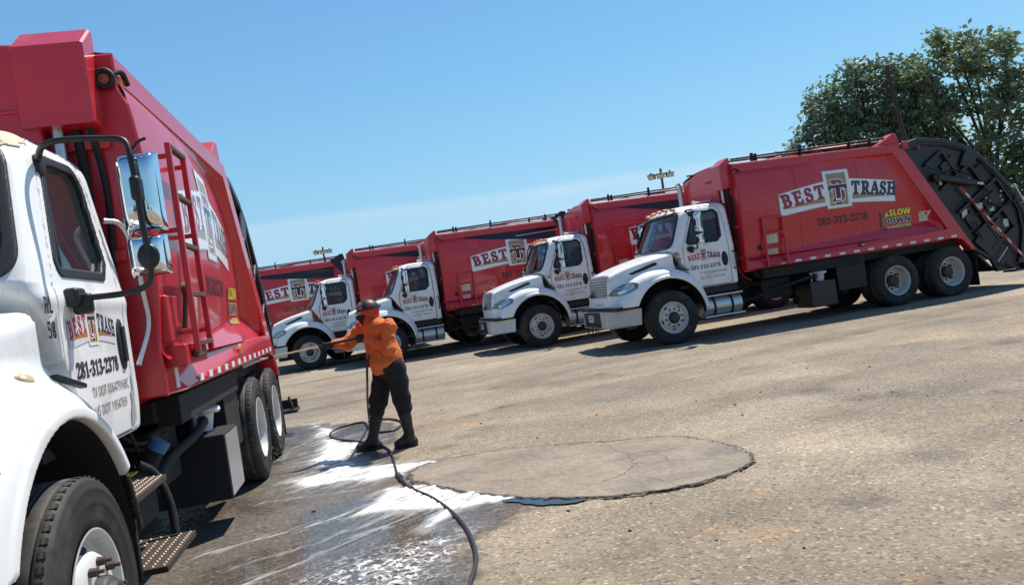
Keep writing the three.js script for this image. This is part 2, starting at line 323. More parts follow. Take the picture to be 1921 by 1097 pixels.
const streaks = [segs([[-0.95, -5.0], [-0.63, -5.24], [-0.38, -5.38], [-0.11, -5.6], [0.2, -5.84], [0.54, -6.11]]), segs([[-1.1, -6.1], [-0.71, -6.21], [-0.4, -6.26], [-0.09, -6.4], [0.17, -6.62]]), segs([[-0.9, -5.6], [-0.4, -5.75], [0.0, -5.95], [0.3, -6.15]]), segs([[-0.2, -11.0], [-0.6, -10.2], [-0.7, -9.4]]), segs([[-0.9, -7.5], [-0.4, -7.35], [0.1, -7.2]])];
{
  const x0 = -3, x1 = 1.6, z0 = -13, z1 = -3.6, W = 832, H = 1664;
  const col = new Uint8Array(W * H * 4), rough = new Uint8Array(W * H * 4), foam = new Uint8Array(W * H * 4);
  for (let j = 0; j < H; j++) for (let i = 0; i < W; i++) {
    const x = mix(x0, x1, (i + 0.5) / W), z = mix(z0, z1, (j + 0.5) / H), o = ((H - 1 - j) * W + i) * 4;
    const n1 = fbm(x * 2.6 + 5, z * 2.6, 5), n2 = fbm(x * 14, z * 14 + 9, 3);
    const sd = WET(x, z) + (n1 - 0.5) * 0.75 + (n2 - 0.5) * 0.2;
    const wet = sstep(0.10, -0.16, sd), pool = sstep(0.40, 0.60, fbm(x * 1.5 + 20, z * 1.1 + 4, 4)) * sstep(0, -0.3, sd);
    const ti = ((Math.floor(-z / TILE * N) % N + N) % N) * N + ((Math.floor(x / TILE * N) % N + N) % N), film = 1 - 0.22 * pool;
    col[o] = sRGB(gC[ti * 3] * 0.42 * film); col[o + 1] = sRGB(gC[ti * 3 + 1] * 0.43 * film); col[o + 2] = sRGB(gC[ti * 3 + 2] * 0.46 * film); col[o + 3] = 255 * clamp(wet * 0.96);
    const r = mix(0.42, 0.08, pool) + 0.10 * (n2 - 0.5); rough[o] = rough[o + 1] = rough[o + 2] = 255 * clamp(r, 0.06, 0.9); rough[o + 3] = 255;
    // soap: solid drifts, lace between, lines drawn out by the flow (towards lower left)
    const fx = x * 0.8 - z * 0.6, fz = x * 0.6 + z * 0.8, lace = fbm(fx * 5.5, fz * 22 + 7, 4), bub = fbm(x * 26, z * 26, 3), warp = (fbm(fx * 2.2, fz * 7, 4) - 0.5) * 0.30 + (bub - 0.5) * 0.10;
    let a = 0;
    const A = FA(x, z) + warp * 1.05, B = FB(x, z) + warp * 0.7, C = FC(x, z) + warp * 0.8;
    a = Math.max(a, sstep(0.02, -0.13, A + (lace - 0.5) * 0.20) * (0.55 + 0.6 * sstep(0.30, 0.56, lace)), 0.34 * sstep(0.22, -0.10, A) * sstep(0.36, 0.62, lace));
    a = Math.max(a, sstep(0.02, -0.09, B + (lace - 0.5) * 0.14) * (0.62 + 0.5 * sstep(0.32, 0.56, lace)), 0.38 * sstep(0.16, -0.06, B) * sstep(0.38, 0.62, lace));
    const ridge = 0.5 + 0.9 * (fbm(fx * 9 + 3, fz * 17, 5) - 0.36) + 0.35 * (bub - 0.5);
    const curl = 1 - Math.abs(2 * fbm(x * 22 + 3 + 2 * n1, z * 26, 3) - 1); a = Math.max(a, sstep(0.06, -0.08, C) * (0.22 * sstep(0.3, 0.6, bub) + 0.75 * sstep(0.80, 0.97, curl) * sstep(0.40, 0.60, ridge)));
    a = Math.max(a, sstep(0.55, -0.15, C) * sstep(0.80, 0.98, curl) * 0.55 * sstep(0.38, 0.62, ridge) * sstep(0.05, -0.2, sd));
    a = Math.max(a, sstep(0.5, -0.1, A + 0.05) * sstep(0.56, 0.72, lace) * 0.45 * sstep(0.1, -0.3, sd));
    streaks.forEach((f, k) => { const d = f(x, z) + (fbm(x * 4 + k * 7, z * 4, 3) - 0.5) * 0.05; a = Math.max(a, sstep(0.03, 0.0, d) * (k < 2 ? 0.42 : 0.2) * sstep(0.3, 0.5, lace * 0.6 + 0.22), sstep(0.14, 0.0, d) * sstep(0.50, 0.70, lace) * 0.34); });
    a *= (0.55 + 0.8 * bub) * (0.82 + 0.3 * hash2(i, j)); a = Math.pow(clamp(a), 1.15);
    const w = 232 + 16 * (bub - 0.5); foam[o] = w; foam[o + 1] = w; foam[o + 2] = w - 2; foam[o + 3] = 255 * clamp(a);
  }
  const T = (d, s) => { const t = new THREE.DataTexture(d, W, H); t.magFilter = t.minFilter = THREE.LinearFilter; if (s) t.colorSpace = THREE.SRGBColorSpace; t.needsUpdate = true; return t; };
  const sheet = (y) => new THREE.PlaneGeometry(x1 - x0, z1 - z0).rotateX(-Math.PI / 2).translate((x0 + x1) / 2, y, (z0 + z1) / 2);
  tag(mesh('wet_pavement', sheet(0.0035), new THREE.MeshPhysicalMaterial({ map: T(col, true), roughnessMap: T(rough, false), roughness: 1, transparent: true, bumpMap: asphaltBumpWet(x1 - x0, z1 - z0), bumpScale: 0.0016, ior: 1.33 })), 'dark wet asphalt washed down beside the near truck', 'pavement', null, 'structure');
  const fg = new THREE.PlaneGeometry(x1 - x0, z1 - z0, 190, 380).rotateX(-Math.PI / 2).translate((x0 + x1) / 2, 0.0075, (z0 + z1) / 2), fp = fg.attributes.position;
  for (let i = 0; i < fp.count; i++) { const u = Math.min(W - 1, Math.floor((fp.getX(i) - x0) / (x1 - x0) * W)), v = Math.min(H - 1, Math.floor((fp.getZ(i) - z0) / (z1 - z0) * H)); fp.setY(i, 0.0075 + 0.016 * (foam[((H - 1 - v) * W + u) * 4 + 3] / 255) ** 1.5); }
  fg.computeVertexNormals();
  tag(mesh('soap_foam', fg, new THREE.MeshStandardMaterial({ map: T(foam, true), roughness: 0.55, transparent: true })), 'white soap suds running over the wet asphalt', 'foam', null, 'stuff');
}
function asphaltBumpWet(w, h) { const t = asphaltBump.clone(); t.repeat.set(w / TILE, h / TILE); t.needsUpdate = true; return t; }
{
  const pts = ring([[1.02, -6.0], [1.2, -5.98], [1.42, -5.62], [1.62, -5.42], [1.4, -5.44], [1.14, -5.72]], 60, 0.03, 9);
  const g = new THREE.ShapeGeometry(new THREE.Shape(pts.map(([x, z]) => new THREE.Vector2(x, -z)))).rotateX(-Math.PI / 2).translate(0, 0.0120, 0);
  tag(mesh('puddle', g, new THREE.MeshPhysicalMaterial({ color: new THREE.Color().setRGB(0.035, 0.033, 0.03), roughness: 0.05, ior: 1.33 })), 'thin puddle mirroring the sky at the edge of the repair patch', 'water', null, 'structure');
}
// loose stones and crumbs of asphalt on the lot
{
  const m = [0.06, 0.11, 0.16].map((v) => new THREE.MeshStandardMaterial({ color: new THREE.Color().setRGB(v * 1.05, v * 0.96, v * 0.85), roughness: 0.95 }));
  const shapes = [0, 1, 2].map(() => { const g = new THREE.IcosahedronGeometry(1, 1), p = g.attributes.position; const f = rr(1, 9); for (let i = 0; i < p.count; i++) { const q = V(p.getX(i), p.getY(i), p.getZ(i)), k = 0.75 + 0.5 * vnoise(q.x * 1.7 + f, q.y * 1.7 + q.z * 2.3 + f); p.setXYZ(i, q.x * k, q.y * k * 0.6, q.z * k); } g.computeVertexNormals(); return g; });
  const named = [[1.53, -6.75, .017, 'dark stone lying on the repair patch'], [0.1, -8.9, .02, 'dark stone just left of the worker\'s front boot'], [1.62, -9.5, .016, 'dark stone on dry asphalt right of the worker'], [-0.3, -6.75, .02, 'dark stone on the wet asphalt by the near truck']];
  const place = (x, z, r, k) => { const s = new THREE.Mesh(shapes[k % 3], m[k % 3 === 2 ? 1 : k % 2]); s.castShadow = s.receiveShadow = true; s.position.set(x, r * 0.4, z); s.scale.setScalar(r); s.rotation.y = k; s.name = numbered('stone'); scene.add(s); return s; };
  named.forEach(([x, z, r, l], k) => tag(place(x, z, r, k), l, 'stone', 'loose stones on the lot'));
  for (let k = 0; k < 46; k++) tag(place(rr(0.9, 6.5), rr(-12, -3.2), rr(0.006, 0.014), k + 4), 'small dark crumb of asphalt lying on the dry lot', 'stone', 'loose crumbs of asphalt on the lot');
}

// ---------------------------------------------------------------- trees beyond the parked row
function leafGeo(clumps, per, size, spread, tints) {
  const p = [], n = [], c = [], ix = [];
  for (const [cx, cy, cz, cr, tone] of clumps) for (let k = 0; k < per * cr * cr; k++) {
    const a = rr(0, 6.283), u = rr(-1, 1), r = cr * spread * Math.pow(rnd(), 0.45), h = Math.sqrt(1 - u * u);
    const x = cx + r * h * Math.cos(a), y = cy + r * u * 0.8, z = cz + r * h * Math.sin(a);
    const L = size * rr(0.5, 1.45), w = L * rr(0.4, 0.6), d = V(rr(-1, 1), rr(-0.9, 0.5), rr(-1, 1)).normalize(), s = new THREE.Vector3().crossVectors(d, V(rr(-1, 1), rr(-1, 1), rr(-1, 1))).normalize(), m = new THREE.Vector3().crossVectors(s, d);
    const b = p.length / 3;
    for (const [t, q] of [[0, 0], [0.5, 0.5], [1, 0], [0.5, -0.5]]) { p.push(x + d.x * L * t + s.x * w * q, y + d.y * L * t + s.y * w * q, z + d.z * L * t + s.z * w * q); n.push(m.x, m.y, m.z); }
    const t = clamp(tone + rr(-0.35, 0.35)), v = rr(0.8, 1.25); for (let i = 0; i < 4; i++) c.push(...[0, 1, 2].map((q) => mix(tints[0][q], tints[1][q], t) * v));
    ix.push(b, b + 1, b + 2, b, b + 2, b + 3);
  }
  const g = new THREE.BufferGeometry(); g.setAttribute('position', new THREE.Float32BufferAttribute(p, 3)); g.setAttribute('normal', new THREE.Float32BufferAttribute(n, 3)); g.setAttribute('color', new THREE.Float32BufferAttribute(c, 3)); g.setIndex(ix); return g;
}
const leafMat = new THREE.MeshPhysicalMaterial({ vertexColors: true, roughness: 0.75, transmission: 0.6, thickness: 0, side: THREE.DoubleSide });
const barkMat = new THREE.MeshStandardMaterial({ color: new THREE.Color().setRGB(0.075, 0.06, 0.048), roughness: 0.95 });
function limb(a, b, r0, r1, sag) {
  const A = V(...a), B = V(...b), M = A.clone().lerp(B, 0.5).add(V(rr(-sag, sag), rr(0, sag), rr(-sag, sag))), c = new THREE.QuadraticBezierCurve3(A, M, B), g = new THREE.TubeGeometry(c, 8, 1, 7), p = g.attributes.position;
  for (let i = 0; i < p.count; i++) { const k = Math.floor(i / 8), q = c.getPointAt(k / 8), r = mix(r0, r1, k / 8); p.setXYZ(i, q.x + (p.getX(i) - q.x) * r, q.y + (p.getY(i) - q.y) * r, q.z + (p.getZ(i) - q.z) * r); }
  return g;
}
function tree(pos, label, group, lobes, h0, trunkR, tone, per, size) {
  const t = thing('tree', label, 'tree', pos, 0, group), cl = [], wood = [limb([0, -0.1, 0], [0.15, h0, 0.1], trunkR, trunkR * 0.7, 0.1)];
  for (const [x, y, z, r] of lobes) {
    wood.push(limb([0.12, h0 * rr(0.75, 1), 0.08], [x, y - r * 0.2, z], trunkR * 0.42, 0.03, 0.4));
    const k = Math.round(24 * r * r);
    for (let i = 0; i < k; i++) {
      const a = rr(0, 6.283), u = rr(-0.85, 1), q = r * Math.pow(rnd(), 0.38), h = Math.sqrt(Math.max(0, 1 - u * u)), c = [x + q * h * Math.cos(a), y + q * u * 0.85, z + q * h * Math.sin(a)];
      cl.push([...c, rr(0.34, 0.72), tone + rr(-0.3, 0.3)]);
      if (rnd() < 0.5) wood.push(limb([x + rr(-.2, .2), y - r * 0.25, z + rr(-.2, .2)], c, 0.035, 0.012, 0.15));
    }
  }
  mesh('trunk', wood, barkMat, t); mesh('crown', leafGeo(cl, per, size, 0.78, [[0.08, 0.14, 0.10], [0.27, 0.33, 0.125]]), leafMat, t);
  return t;
}
tree([24.3, 0, -32.0], 'dark broad tree behind the nearest parked truck, left of the post', 'trees beyond the parked trucks', [[-1.7, 5.0, -0.9, 1.25], [-0.4, 6.3, -0.2, 1.7], [0.5, 7.8, 0.3, 1.5], [-0.9, 7.2, -0.4, 1.1], [1.4, 5.8, 1.2, 1.7], [0.2, 4.3, 0, 1.5], [-2.3, 4.4, -1.2, 0.75], [1.6, 8.1, 0.9, 0.8], [2.5, 7.0, 1.6, 1.2], [2.7, 5.2, 1.8, 1.3], [-2.6, 5.6, -1.5, 0.7], [-1.2, 3.6, -0.5, 1.2], [2.2, 3.6, 1.2, 1.3], [-3.0, 4.0, -1.8, 0.8], [-2.3, 5.3, -1.4, 1.0], [-2.6, 3.1, -1.5, 0.8], [-1.6, 6.4, -0.9, 0.9], [-3.3, 3.2, -1.9, 0.5], [0.4, 8.7, 0.3, 0.95], [-0.9, 8.1, -0.5, 0.9], [1.5, 8.7, 1.0, 0.85], [-0.2, 5.2, 0, 1.4], [1.0, 6.8, 0.7, 1.3]], 3.6, 0.22, 0.42, 78, 0.24);
tree([28.3, 0, -28.9], 'tall pale green tree at the right edge behind the black tailgate', 'trees beyond the parked trucks', [[-0.2, 8.1, 0.2, 1.5], [-1.4, 6.6, -0.8, 1.5], [0.6, 6.6, 0.9, 1.7], [-2.2, 4.6, -1.4, 1.3], [-0.3, 4.6, 0.2, 1.7], [1.7, 5.4, 1.9, 1.7], [0.9, 3.2, 1.2, 1.5], [2.4, 3.4, 2.4, 1.6], [1.6, 7.4, 1.8, 0.9], [-0.7, 9.0, -0.1, 0.55], [1.2, 2.0, 1.8, 1.2], [-2.0, 7.6, -1.2, 0.8], [-2.8, 6.0, -1.8, 0.9], [2.9, 6.2, 2.8, 1.2], [3.2, 2.2, 3.0, 1.4], [0.3, 1.6, 0.4, 1.1], [0.9, 8.6, 0.9, 0.8], [3.4, 4.6, 3.2, 1.3], [-1.9, 8.2, -1.2, 0.9], [-0.9, 9.3, -0.6, 0.6], [-2.6, 7.0, -1.7, 0.8]], 3.2, 0.20, 0.62, 112, 0.23);
// trees across the lot behind the camera: the dark line in the chrome mirrors
for (const [x, z, s, l] of [[-14, 34, 1.1, 'left tree of three across the lot'], [2, 40, 1.3, 'middle tree of three across the lot'], [17, 36, 1.0, 'right tree of three across the lot']]) { const t = tree([x, 0, z], l, 'trees across the lot', [[0, 5, 0, 2.4], [-1.6, 4, 0.6, 1.8], [1.8, 4.2, -0.4, 1.9]], 3, 0.25, 0.4, 30, 0.5); t.scale.setScalar(s); }

// leaning weathered post between the trees and the row
{
  const g = new THREE.TubeGeometry(new THREE.CatmullRomCurve3([[19.42, -0.2, -22.6], [19.30, 1.6, -22.55], [19.10, 3.3, -22.58], [19.02, 4.7, -22.66], [18.97, 6.0, -22.78], [18.94, 6.85, -22.82]].map((p) => V(...p))), 40, 1, 12), p = g.attributes.position, n = 13;
  const c = g.parameters.path;
  for (let i = 0; i < p.count; i++) { const k = Math.floor(i / n) / 40, q = c.getPointAt(k), r = mix(0.15, 0.062, sstep(0, 1, k)) * (0.93 + 0.14 * vnoise(k * 30, i % n)); p.setXYZ(i, q.x + (p.getX(i) - q.x) * r, q.y + (p.getY(i) - q.y) * r, q.z + (p.getZ(i) - q.z) * r); }
  g.computeVertexNormals();
  const t = thing('post', 'dark weathered post leaning in front of the trees', 'post');
  mesh('shaft', g, new THREE.MeshStandardMaterial({ color: new THREE.Color().setRGB(0.085, 0.065, 0.06), roughness: 0.9, bumpMap: asphaltBump, bumpScale: 0.02 }), t);
  mesh('post_cap', lathe([[0, 0.07], [0.085, 0.06], [0.10, 0.0], [0.075, -0.08], [0.0, -0.08]], 12).translate(18.94, 6.87, -22.82), barkMat, t);
}
// floodlight masts
{
  const dark = new THREE.MeshStandardMaterial({ color: new THREE.Color().setRGB(0.07, 0.065, 0.06), roughness: 0.6, metalness: 0.3 }), lens = new THREE.MeshPhysicalMaterial({ color: new THREE.Color().setRGB(0.55, 0.53, 0.50), roughness: 0.3, clearcoat: 0.5 });
  function mast(pos, turn, label, H) {
    const t = thing('floodlight_mast', label, 'light mast', pos, turn, 'floodlight masts behind the row of trucks');
    mesh('pole', rod([0, 0, 0], [0, H + 0.35, 0], 0.11, 12, 0.085), dark, t); mesh('crossbar', box(-0.9, 0.9, H - 0.1, H, -0.05, 0.05), dark, t);
    for (const [x, yaw] of [[-0.72, -0.5], [-0.05, 0], [0.62, 0.35]]) {
      const f = new THREE.Group(); f.name = 'floodlight'; f.position.set(x, H - 0.18, 0.18); f.rotation.set(0.55, yaw, 0, 'YXZ'); t.add(f);
      mesh('lamp_housing', [box(-0.28, 0.28, -0.2, 0.2, -0.12, 0.06, 0.03), box(-0.05, 0.05, 0.1, 0.28, -0.16, -0.06)], dark, f); mesh('lamp_lens', box(-0.24, 0.24, -0.16, 0.16, 0.062, 0.075, 0.006), lens, f);
    }
  }
  mast([25.1, 0, -54.6], -0.42, 'floodlight mast rising behind the second truck from the right', 8.15);
  mast([0.94, 0, -85.1], -0.05, 'small distant floodlight mast above the farthest parked truck', 8.2);
}
// ---------------------------------------------------------------- refuse trucks
// local axes of a truck: x back from the front axle, y up, z to the driver's side
const rgb = (r, g, b) => new THREE.Color().setRGB(r, g, b);
const grime = dataTex(512, 512, (x, y) => {                          // road film: fine specks and short runs, no shading
  const a = fbm(x / 512 * 8, y / 512 * 8, 5, 8), s = hash2(x, y), run = fbm(x / 512 * 64, y / 512 * 4, 3, 4);
  const k = 1 - 0.14 * sstep(0.48, 0.75, a) - 0.10 * sstep(0.52, 0.8, run) * sstep(0.35, 0.6, a) - (s > 0.994 ? 0.22 : 0) - 0.03 * s; return [sRGB(k), sRGB(k * 0.992), sRGB(k * 0.975)];
});
const redGrime = dataTex(512, 512, (x, y) => {
  const a = fbm(x / 512 * 6, y / 512 * 6, 5, 6), run = fbm(x / 512 * 48, y / 512 * 3, 4, 3), s = hash2(x + 9, y);
  const f = 0.02 * sstep(0.56, 0.85, run) + 0.05 * sstep(0.5, 0.8, a) + (s > 0.994 ? 0.05 : 0);
  return [sRGB(0.55 + f * 0.8), sRGB(0.009 + f * 0.45), sRGB(0.020 + f * 0.42)];
});
const waves = (() => { const d = new Float32Array(256 * 256 * 4); for (let y = 0; y < 256; y++) for (let x = 0; x < 256; x++) { const v = 0.7 * vnoise(x / 256 * 5, y / 256 * 4, 0) * 0 + 0.5 + 0.22 * Math.sin(x / 256 * 6.2832 * 3 + 1.3 * Math.sin(y / 256 * 6.2832 * 2)) * Math.sin(y / 256 * 6.2832 * 2 + 0.9 * Math.sin(x / 256 * 6.2832)) + 0.14 * Math.sin(x / 256 * 6.2832 * 7 + 2 * Math.sin(y / 256 * 6.2832)) * Math.sin(y / 256 * 6.2832 * 5), o = (y * 256 + x) * 4; d[o] = d[o + 1] = d[o + 2] = v; d[o + 3] = 1; } const t = new THREE.DataTexture(d, 256, 256, THREE.RGBAFormat, THREE.FloatType); t.magFilter = t.minFilter = THREE.LinearFilter; t.wrapS = t.wrapT = THREE.RepeatWrapping; t.needsUpdate = true; return t; })();
grime.repeat.set(0.8, 0.8); redGrime.repeat.set(0.5, 0.5); waves.repeat.set(0.31, 0.31);
const M = {
  white: new THREE.MeshPhysicalMaterial({ map: grime, color: rgb(0.88, 0.88, 0.875), roughness: 0.42, clearcoat: 0.5, clearcoatRoughness: 0.12 }),
  red: new THREE.MeshPhysicalMaterial({ map: redGrime, roughness: 0.42, clearcoat: 0.6, clearcoatRoughness: 0.08, bumpMap: waves, bumpScale: 0.007 }),
  redPlain: new THREE.MeshPhysicalMaterial({ color: rgb(0.52, 0.010, 0.021), roughness: 0.45, clearcoat: 0.4, clearcoatRoughness: 0.25 }),
  black: new THREE.MeshStandardMaterial({ color: rgb(0.011, 0.011, 0.012), roughness: 0.6 }),
  frame: new THREE.MeshStandardMaterial({ color: rgb(0.010, 0.0098, 0.0098), roughness: 0.75, bumpMap: asphaltBump, bumpScale: 0.002 }),
  slat: new THREE.MeshStandardMaterial({ color: rgb(0.17, 0.17, 0.18), roughness: 0.4, metalness: 0.8 }),
  stud: new THREE.MeshStandardMaterial({ color: rgb(0.24, 0.19, 0.15), roughness: 0.5, metalness: 0.6 }),
  tail: new THREE.MeshPhysicalMaterial({ color: rgb(0.008, 0.009, 0.011), roughness: 0.5, clearcoat: 0.3, clearcoatRoughness: 0.3 }),
  rubber: new THREE.MeshStandardMaterial({ color: rgb(0.013, 0.0125, 0.0125), roughness: 0.7, bumpMap: asphaltBump, bumpScale: 0.0012 }),
  seal: new THREE.MeshStandardMaterial({ color: rgb(0.012, 0.012, 0.013), roughness: 0.5 }),
  rim: new THREE.MeshPhysicalMaterial({ map: grime, color: rgb(0.62, 0.61, 0.58), roughness: 0.5, clearcoat: 0.25, clearcoatRoughness: 0.3 }),
  hub: new THREE.MeshStandardMaterial({ color: rgb(0.05, 0.042, 0.040), roughness: 0.6, metalness: 0.3 }),
  rust: new THREE.MeshStandardMaterial({ color: rgb(0.09, 0.055, 0.045), roughness: 0.75, metalness: 0.2 }),
  chrome: new THREE.MeshStandardMaterial({ color: rgb(0.82, 0.82, 0.83), roughness: 0.06, metalness: 1 }),
  steel: new THREE.MeshStandardMaterial({ color: rgb(0.55, 0.55, 0.56), roughness: 0.38, metalness: 0.9 }),
  bumper: new THREE.MeshPhysicalMaterial({ map: grime, color: rgb(0.56, 0.56, 0.56), roughness: 0.4, metalness: 0.3 }),
  glass: new THREE.MeshPhysicalMaterial({ color: rgb(0.50, 0.56, 0.58), roughness: 0.02, transmission: 1, thickness: 0, ior: 1.52 }),
  mirror: new THREE.MeshStandardMaterial({ color: rgb(0.85, 0.86, 0.88), roughness: 0.02, metalness: 1 }),
  amber: new THREE.MeshPhysicalMaterial({ color: rgb(0.75, 0.22, 0.03), roughness: 0.25, clearcoat: 0.8 }),
  cream: new THREE.MeshPhysicalMaterial({ color: rgb(0.52, 0.42, 0.24), roughness: 0.35, clearcoat: 0.6 }),
  lens: new THREE.MeshPhysicalMaterial({ color: rgb(0.16, 0.17, 0.18), roughness: 0.08, clearcoat: 1, metalness: 0.35 }),
  lamp: new THREE.MeshStandardMaterial({ color: rgb(0.75, 0.76, 0.78), roughness: 0.12, metalness: 0.9 }),
  white2: new THREE.MeshStandardMaterial({ color: rgb(0.70, 0.70, 0.70), roughness: 0.45 }),
  redTape: new THREE.MeshStandardMaterial({ color: rgb(0.42, 0.02, 0.03), roughness: 0.4 }),
  paper: new THREE.MeshStandardMaterial({ color: rgb(0.55, 0.53, 0.46), roughness: 0.7 }),
  seat: new THREE.MeshStandardMaterial({ color: rgb(0.05, 0.05, 0.055), roughness: 0.9 }),
  blue: new THREE.MeshPhysicalMaterial({ color: rgb(0.05, 0.16, 0.30), roughness: 0.45 }),
  yellow: new THREE.MeshStandardMaterial({ color: rgb(0.75, 0.58, 0.04), roughness: 0.5 }),
  redHose: new THREE.MeshStandardMaterial({ color: rgb(0.32, 0.02, 0.02), roughness: 0.5 }),
  navy: new THREE.MeshPhysicalMaterial({ color: rgb(0.010, 0.013, 0.024), roughness: 0.4 }),
  tread: new THREE.MeshStandardMaterial({ color: rgb(0.07, 0.052, 0.04), roughness: 0.65, metalness: 0.4, bumpMap: asphaltBump, bumpScale: 0.004 }),
};

// ---- cab, doors and hood as distance fields
const POLY = {
  door: sdPoly([[0.465, 1.80], [0.465, 1.43], [0.70, 1.02], [1.40, 1.02], [1.43, 1.05], [1.43, 2.36], [1.36, 2.555], [1.28, 2.58], [0.86, 2.58], [0.80, 2.53]]),
  win: sdPoly([[0.63, 1.925], [0.87, 2.43], [1.25, 2.44], [1.29, 2.40], [1.265, 1.985], [1.20, 1.925]]),
  lamp: sdPoly([[-1.06, 1.10], [-0.97, 1.21], [-0.67, 1.31], [-0.59, 1.27], [-0.64, 1.18], [-0.92, 1.075]]),
  lampIn: sdPoly([[-0.93, 1.14], [-0.71, 1.25], [-0.67, 1.20], [-0.89, 1.10]]),
  vent: sdPoly([[-0.62, 1.475], [-0.12, 1.625], [-0.07, 1.60], [-0.09, 1.565], [-0.55, 1.445]]),
};
const sideZ = (y) => 1.035 - 0.16 * smax(0, y - 1.80, 0.15) - 0.10 * Math.pow(clamp((1.25 - y) / 0.6), 2) + 0.012 * Math.exp(-Math.pow((y - 1.74) / 0.05, 2));
const wsX = (y, az) => 0.235 + (y - 1.82) * 0.50 - 0.15 * (1 - (az / 0.92) ** 2);
const roofY = (x, az) => 2.685 - 0.07 * (az / 0.92) ** 2 - 0.07 * clamp((1.0 - x) / 0.45) ** 2;
function cabOuter(x, y, az) {
  let d = smax(Math.max((wsX(y, az) - x) * 0.88, 0.25 - 0.15 * (1 - (az / 0.95) ** 2) - x), x - 1.58, 0.10);
  d = smax(d, az - sideZ(y), 0.085); d = smax(d, y - roofY(x, az), 0.16);
  d = smax(d, 0.99 - y, 0.04);
  return smax(d, (x - 0.465) * -0.868 + (y - 1.41) * -0.496, 0.02);
}
const wsRing = (y, az) => smax(Math.abs(y - 2.19) - 0.335, az - (0.95 - Math.max(0, y - 1.9) * 0.155), 0.16);
function cabShell(x, y, z) {
  const az = Math.abs(z), o = cabOuter(x, y, az);
  let d = Math.max(o, -(o + 0.05));
  d = Math.max(d, -Math.max(POLY.win(x, y) - 0.06, 0.7 - az));                                         // side windows
  if (x < 1.0) { d = Math.max(d, -wsRing(y, az)); }
  if (x > 1.3) d = Math.max(d, -smax(Math.abs(y - 2.15) - 0.2, az - 0.6, 0.12));
  return d;
}
const inDoor = (x, y, z, e) => Math.max(POLY.door(x, y) - e, 0.72 - Math.abs(z));
const cabField = (x, y, z) => Math.max(cabShell(x, y, z), -inDoor(x, y, z, 0.012));
const doorField = (s) => (x, y, z) => Math.max(cabShell(x, y, z), inDoor(x, y, z, 0.002), -z * s);
const winSeal = (s) => (x, y, z) => { const o = cabOuter(x, y, Math.abs(z)), q = POLY.win(x, y) - 0.06; return Math.max(Math.abs(q + 0.012) - 0.026, Math.abs(o + 0.006) - 0.014, 0.7 - z * s); };
const winGlass = (s) => (x, y, z) => { const o = cabOuter(x, y, Math.abs(z)); return Math.max(POLY.win(x, y) - 0.028, Math.abs(o + 0.022) - 0.004, 0.7 - z * s); };

const wsSeal = (x, y, z) => { const az = Math.abs(z), o = cabOuter(x, y, az); return Math.max(Math.abs(wsRing(y, az) + 0.006) - 0.026, Math.abs(o + 0.004) - 0.016, x - 0.9); };

let tailY = 0.60;
function hoodField(x, y, z) {
  const az = Math.abs(z), t = clamp((x + 1.02) / 1.26);
  const w = 0.60 + 0.42 * (t * t * (3 - 2 * t) * 0.55 + t * 0.45) + (1.6 - y) * 0.10 * (1 - t);
  const top = 1.785 + (x - 0.22) * 0.155 - 0.10 * (1 - t) ** 3 - 0.035 * (az / 0.7) ** 2 + 0.03 * t;
  let d = smax((y - top) * 0.98, az - w, mix(0.14, 0.07, t));
  d = smax(d, -1.03 + 0.10 * Math.max(0, y - 1.1) - 0.10 * (1 - (az / 0.7) ** 2) * 0.5 - x, 0.08);
  d = Math.max(d, x - 0.235);
  // bulging fender
  const ex = Math.abs(x + 0.06) / 0.93, ey = Math.max(0, y - 0.50) / 0.975, n = 2.35, rad = (Math.pow(Math.pow(ex, n) + Math.pow(ey, n), 1 / n) - 1) * 0.92;
  let f = smax(rad, az - 1.185, 0.26);
  f = Math.max(f, 0.45 - az);
  d = smin(d, f, 0.10);
  // nose below the hood
  d = smin(d, smax(smax(-1.02 + 0.42 * sstep(0.55, 1.0, az) * 0.5 - x, az - 1.04, 0.12), Math.max(Math.abs(y - 1.02) - 0.19, x + 0.55), 0.05), 0.05);
  d = Math.max(d, mix(0.84, tailY, sstep(-0.2, 0.3, x)) - y);
  const r = Math.hypot(x, y - 0.55);
  d = Math.max(d, -Math.max(r - 0.735, 0.50 - az));                                                     // wheel arch
  d = smin(d, smax(Math.max(Math.abs(r - 0.757) - 0.024, tailY + 0.02 - y + (x < 0 ? 0.84 - tailY : 0)), Math.abs(az - 1.165) - 0.022, 0.02), 0.025);   // rolled lip
  d = smax(d, -Math.max(smax(Math.abs(y - 1.285) - 0.215, az - 0.55, 0.06), x + 0.965), 0.015);          // grille opening
  for (const k of [-0.22, 0, 0.20]) d = Math.max(d, -Math.max(Math.abs(y - 0.925) - 0.028, Math.abs(z - k) - (k ? 0.045 : 0.09), x + 0.98));
  return d;
}
const onHood = (q, out, thick, zmin = 0.3, s = 1) => (x, y, z) => Math.max(q(x, y), Math.abs(hoodField(x, y, z) - out) - thick, zmin - z * s);
const HLO = [-1.16, 0.58, -1.22], HHI = [0.92, 1.90, 1.22], CLO = [-0.12, 0.95, -1.10], CHI = [1.64, 2.72, 1.10];
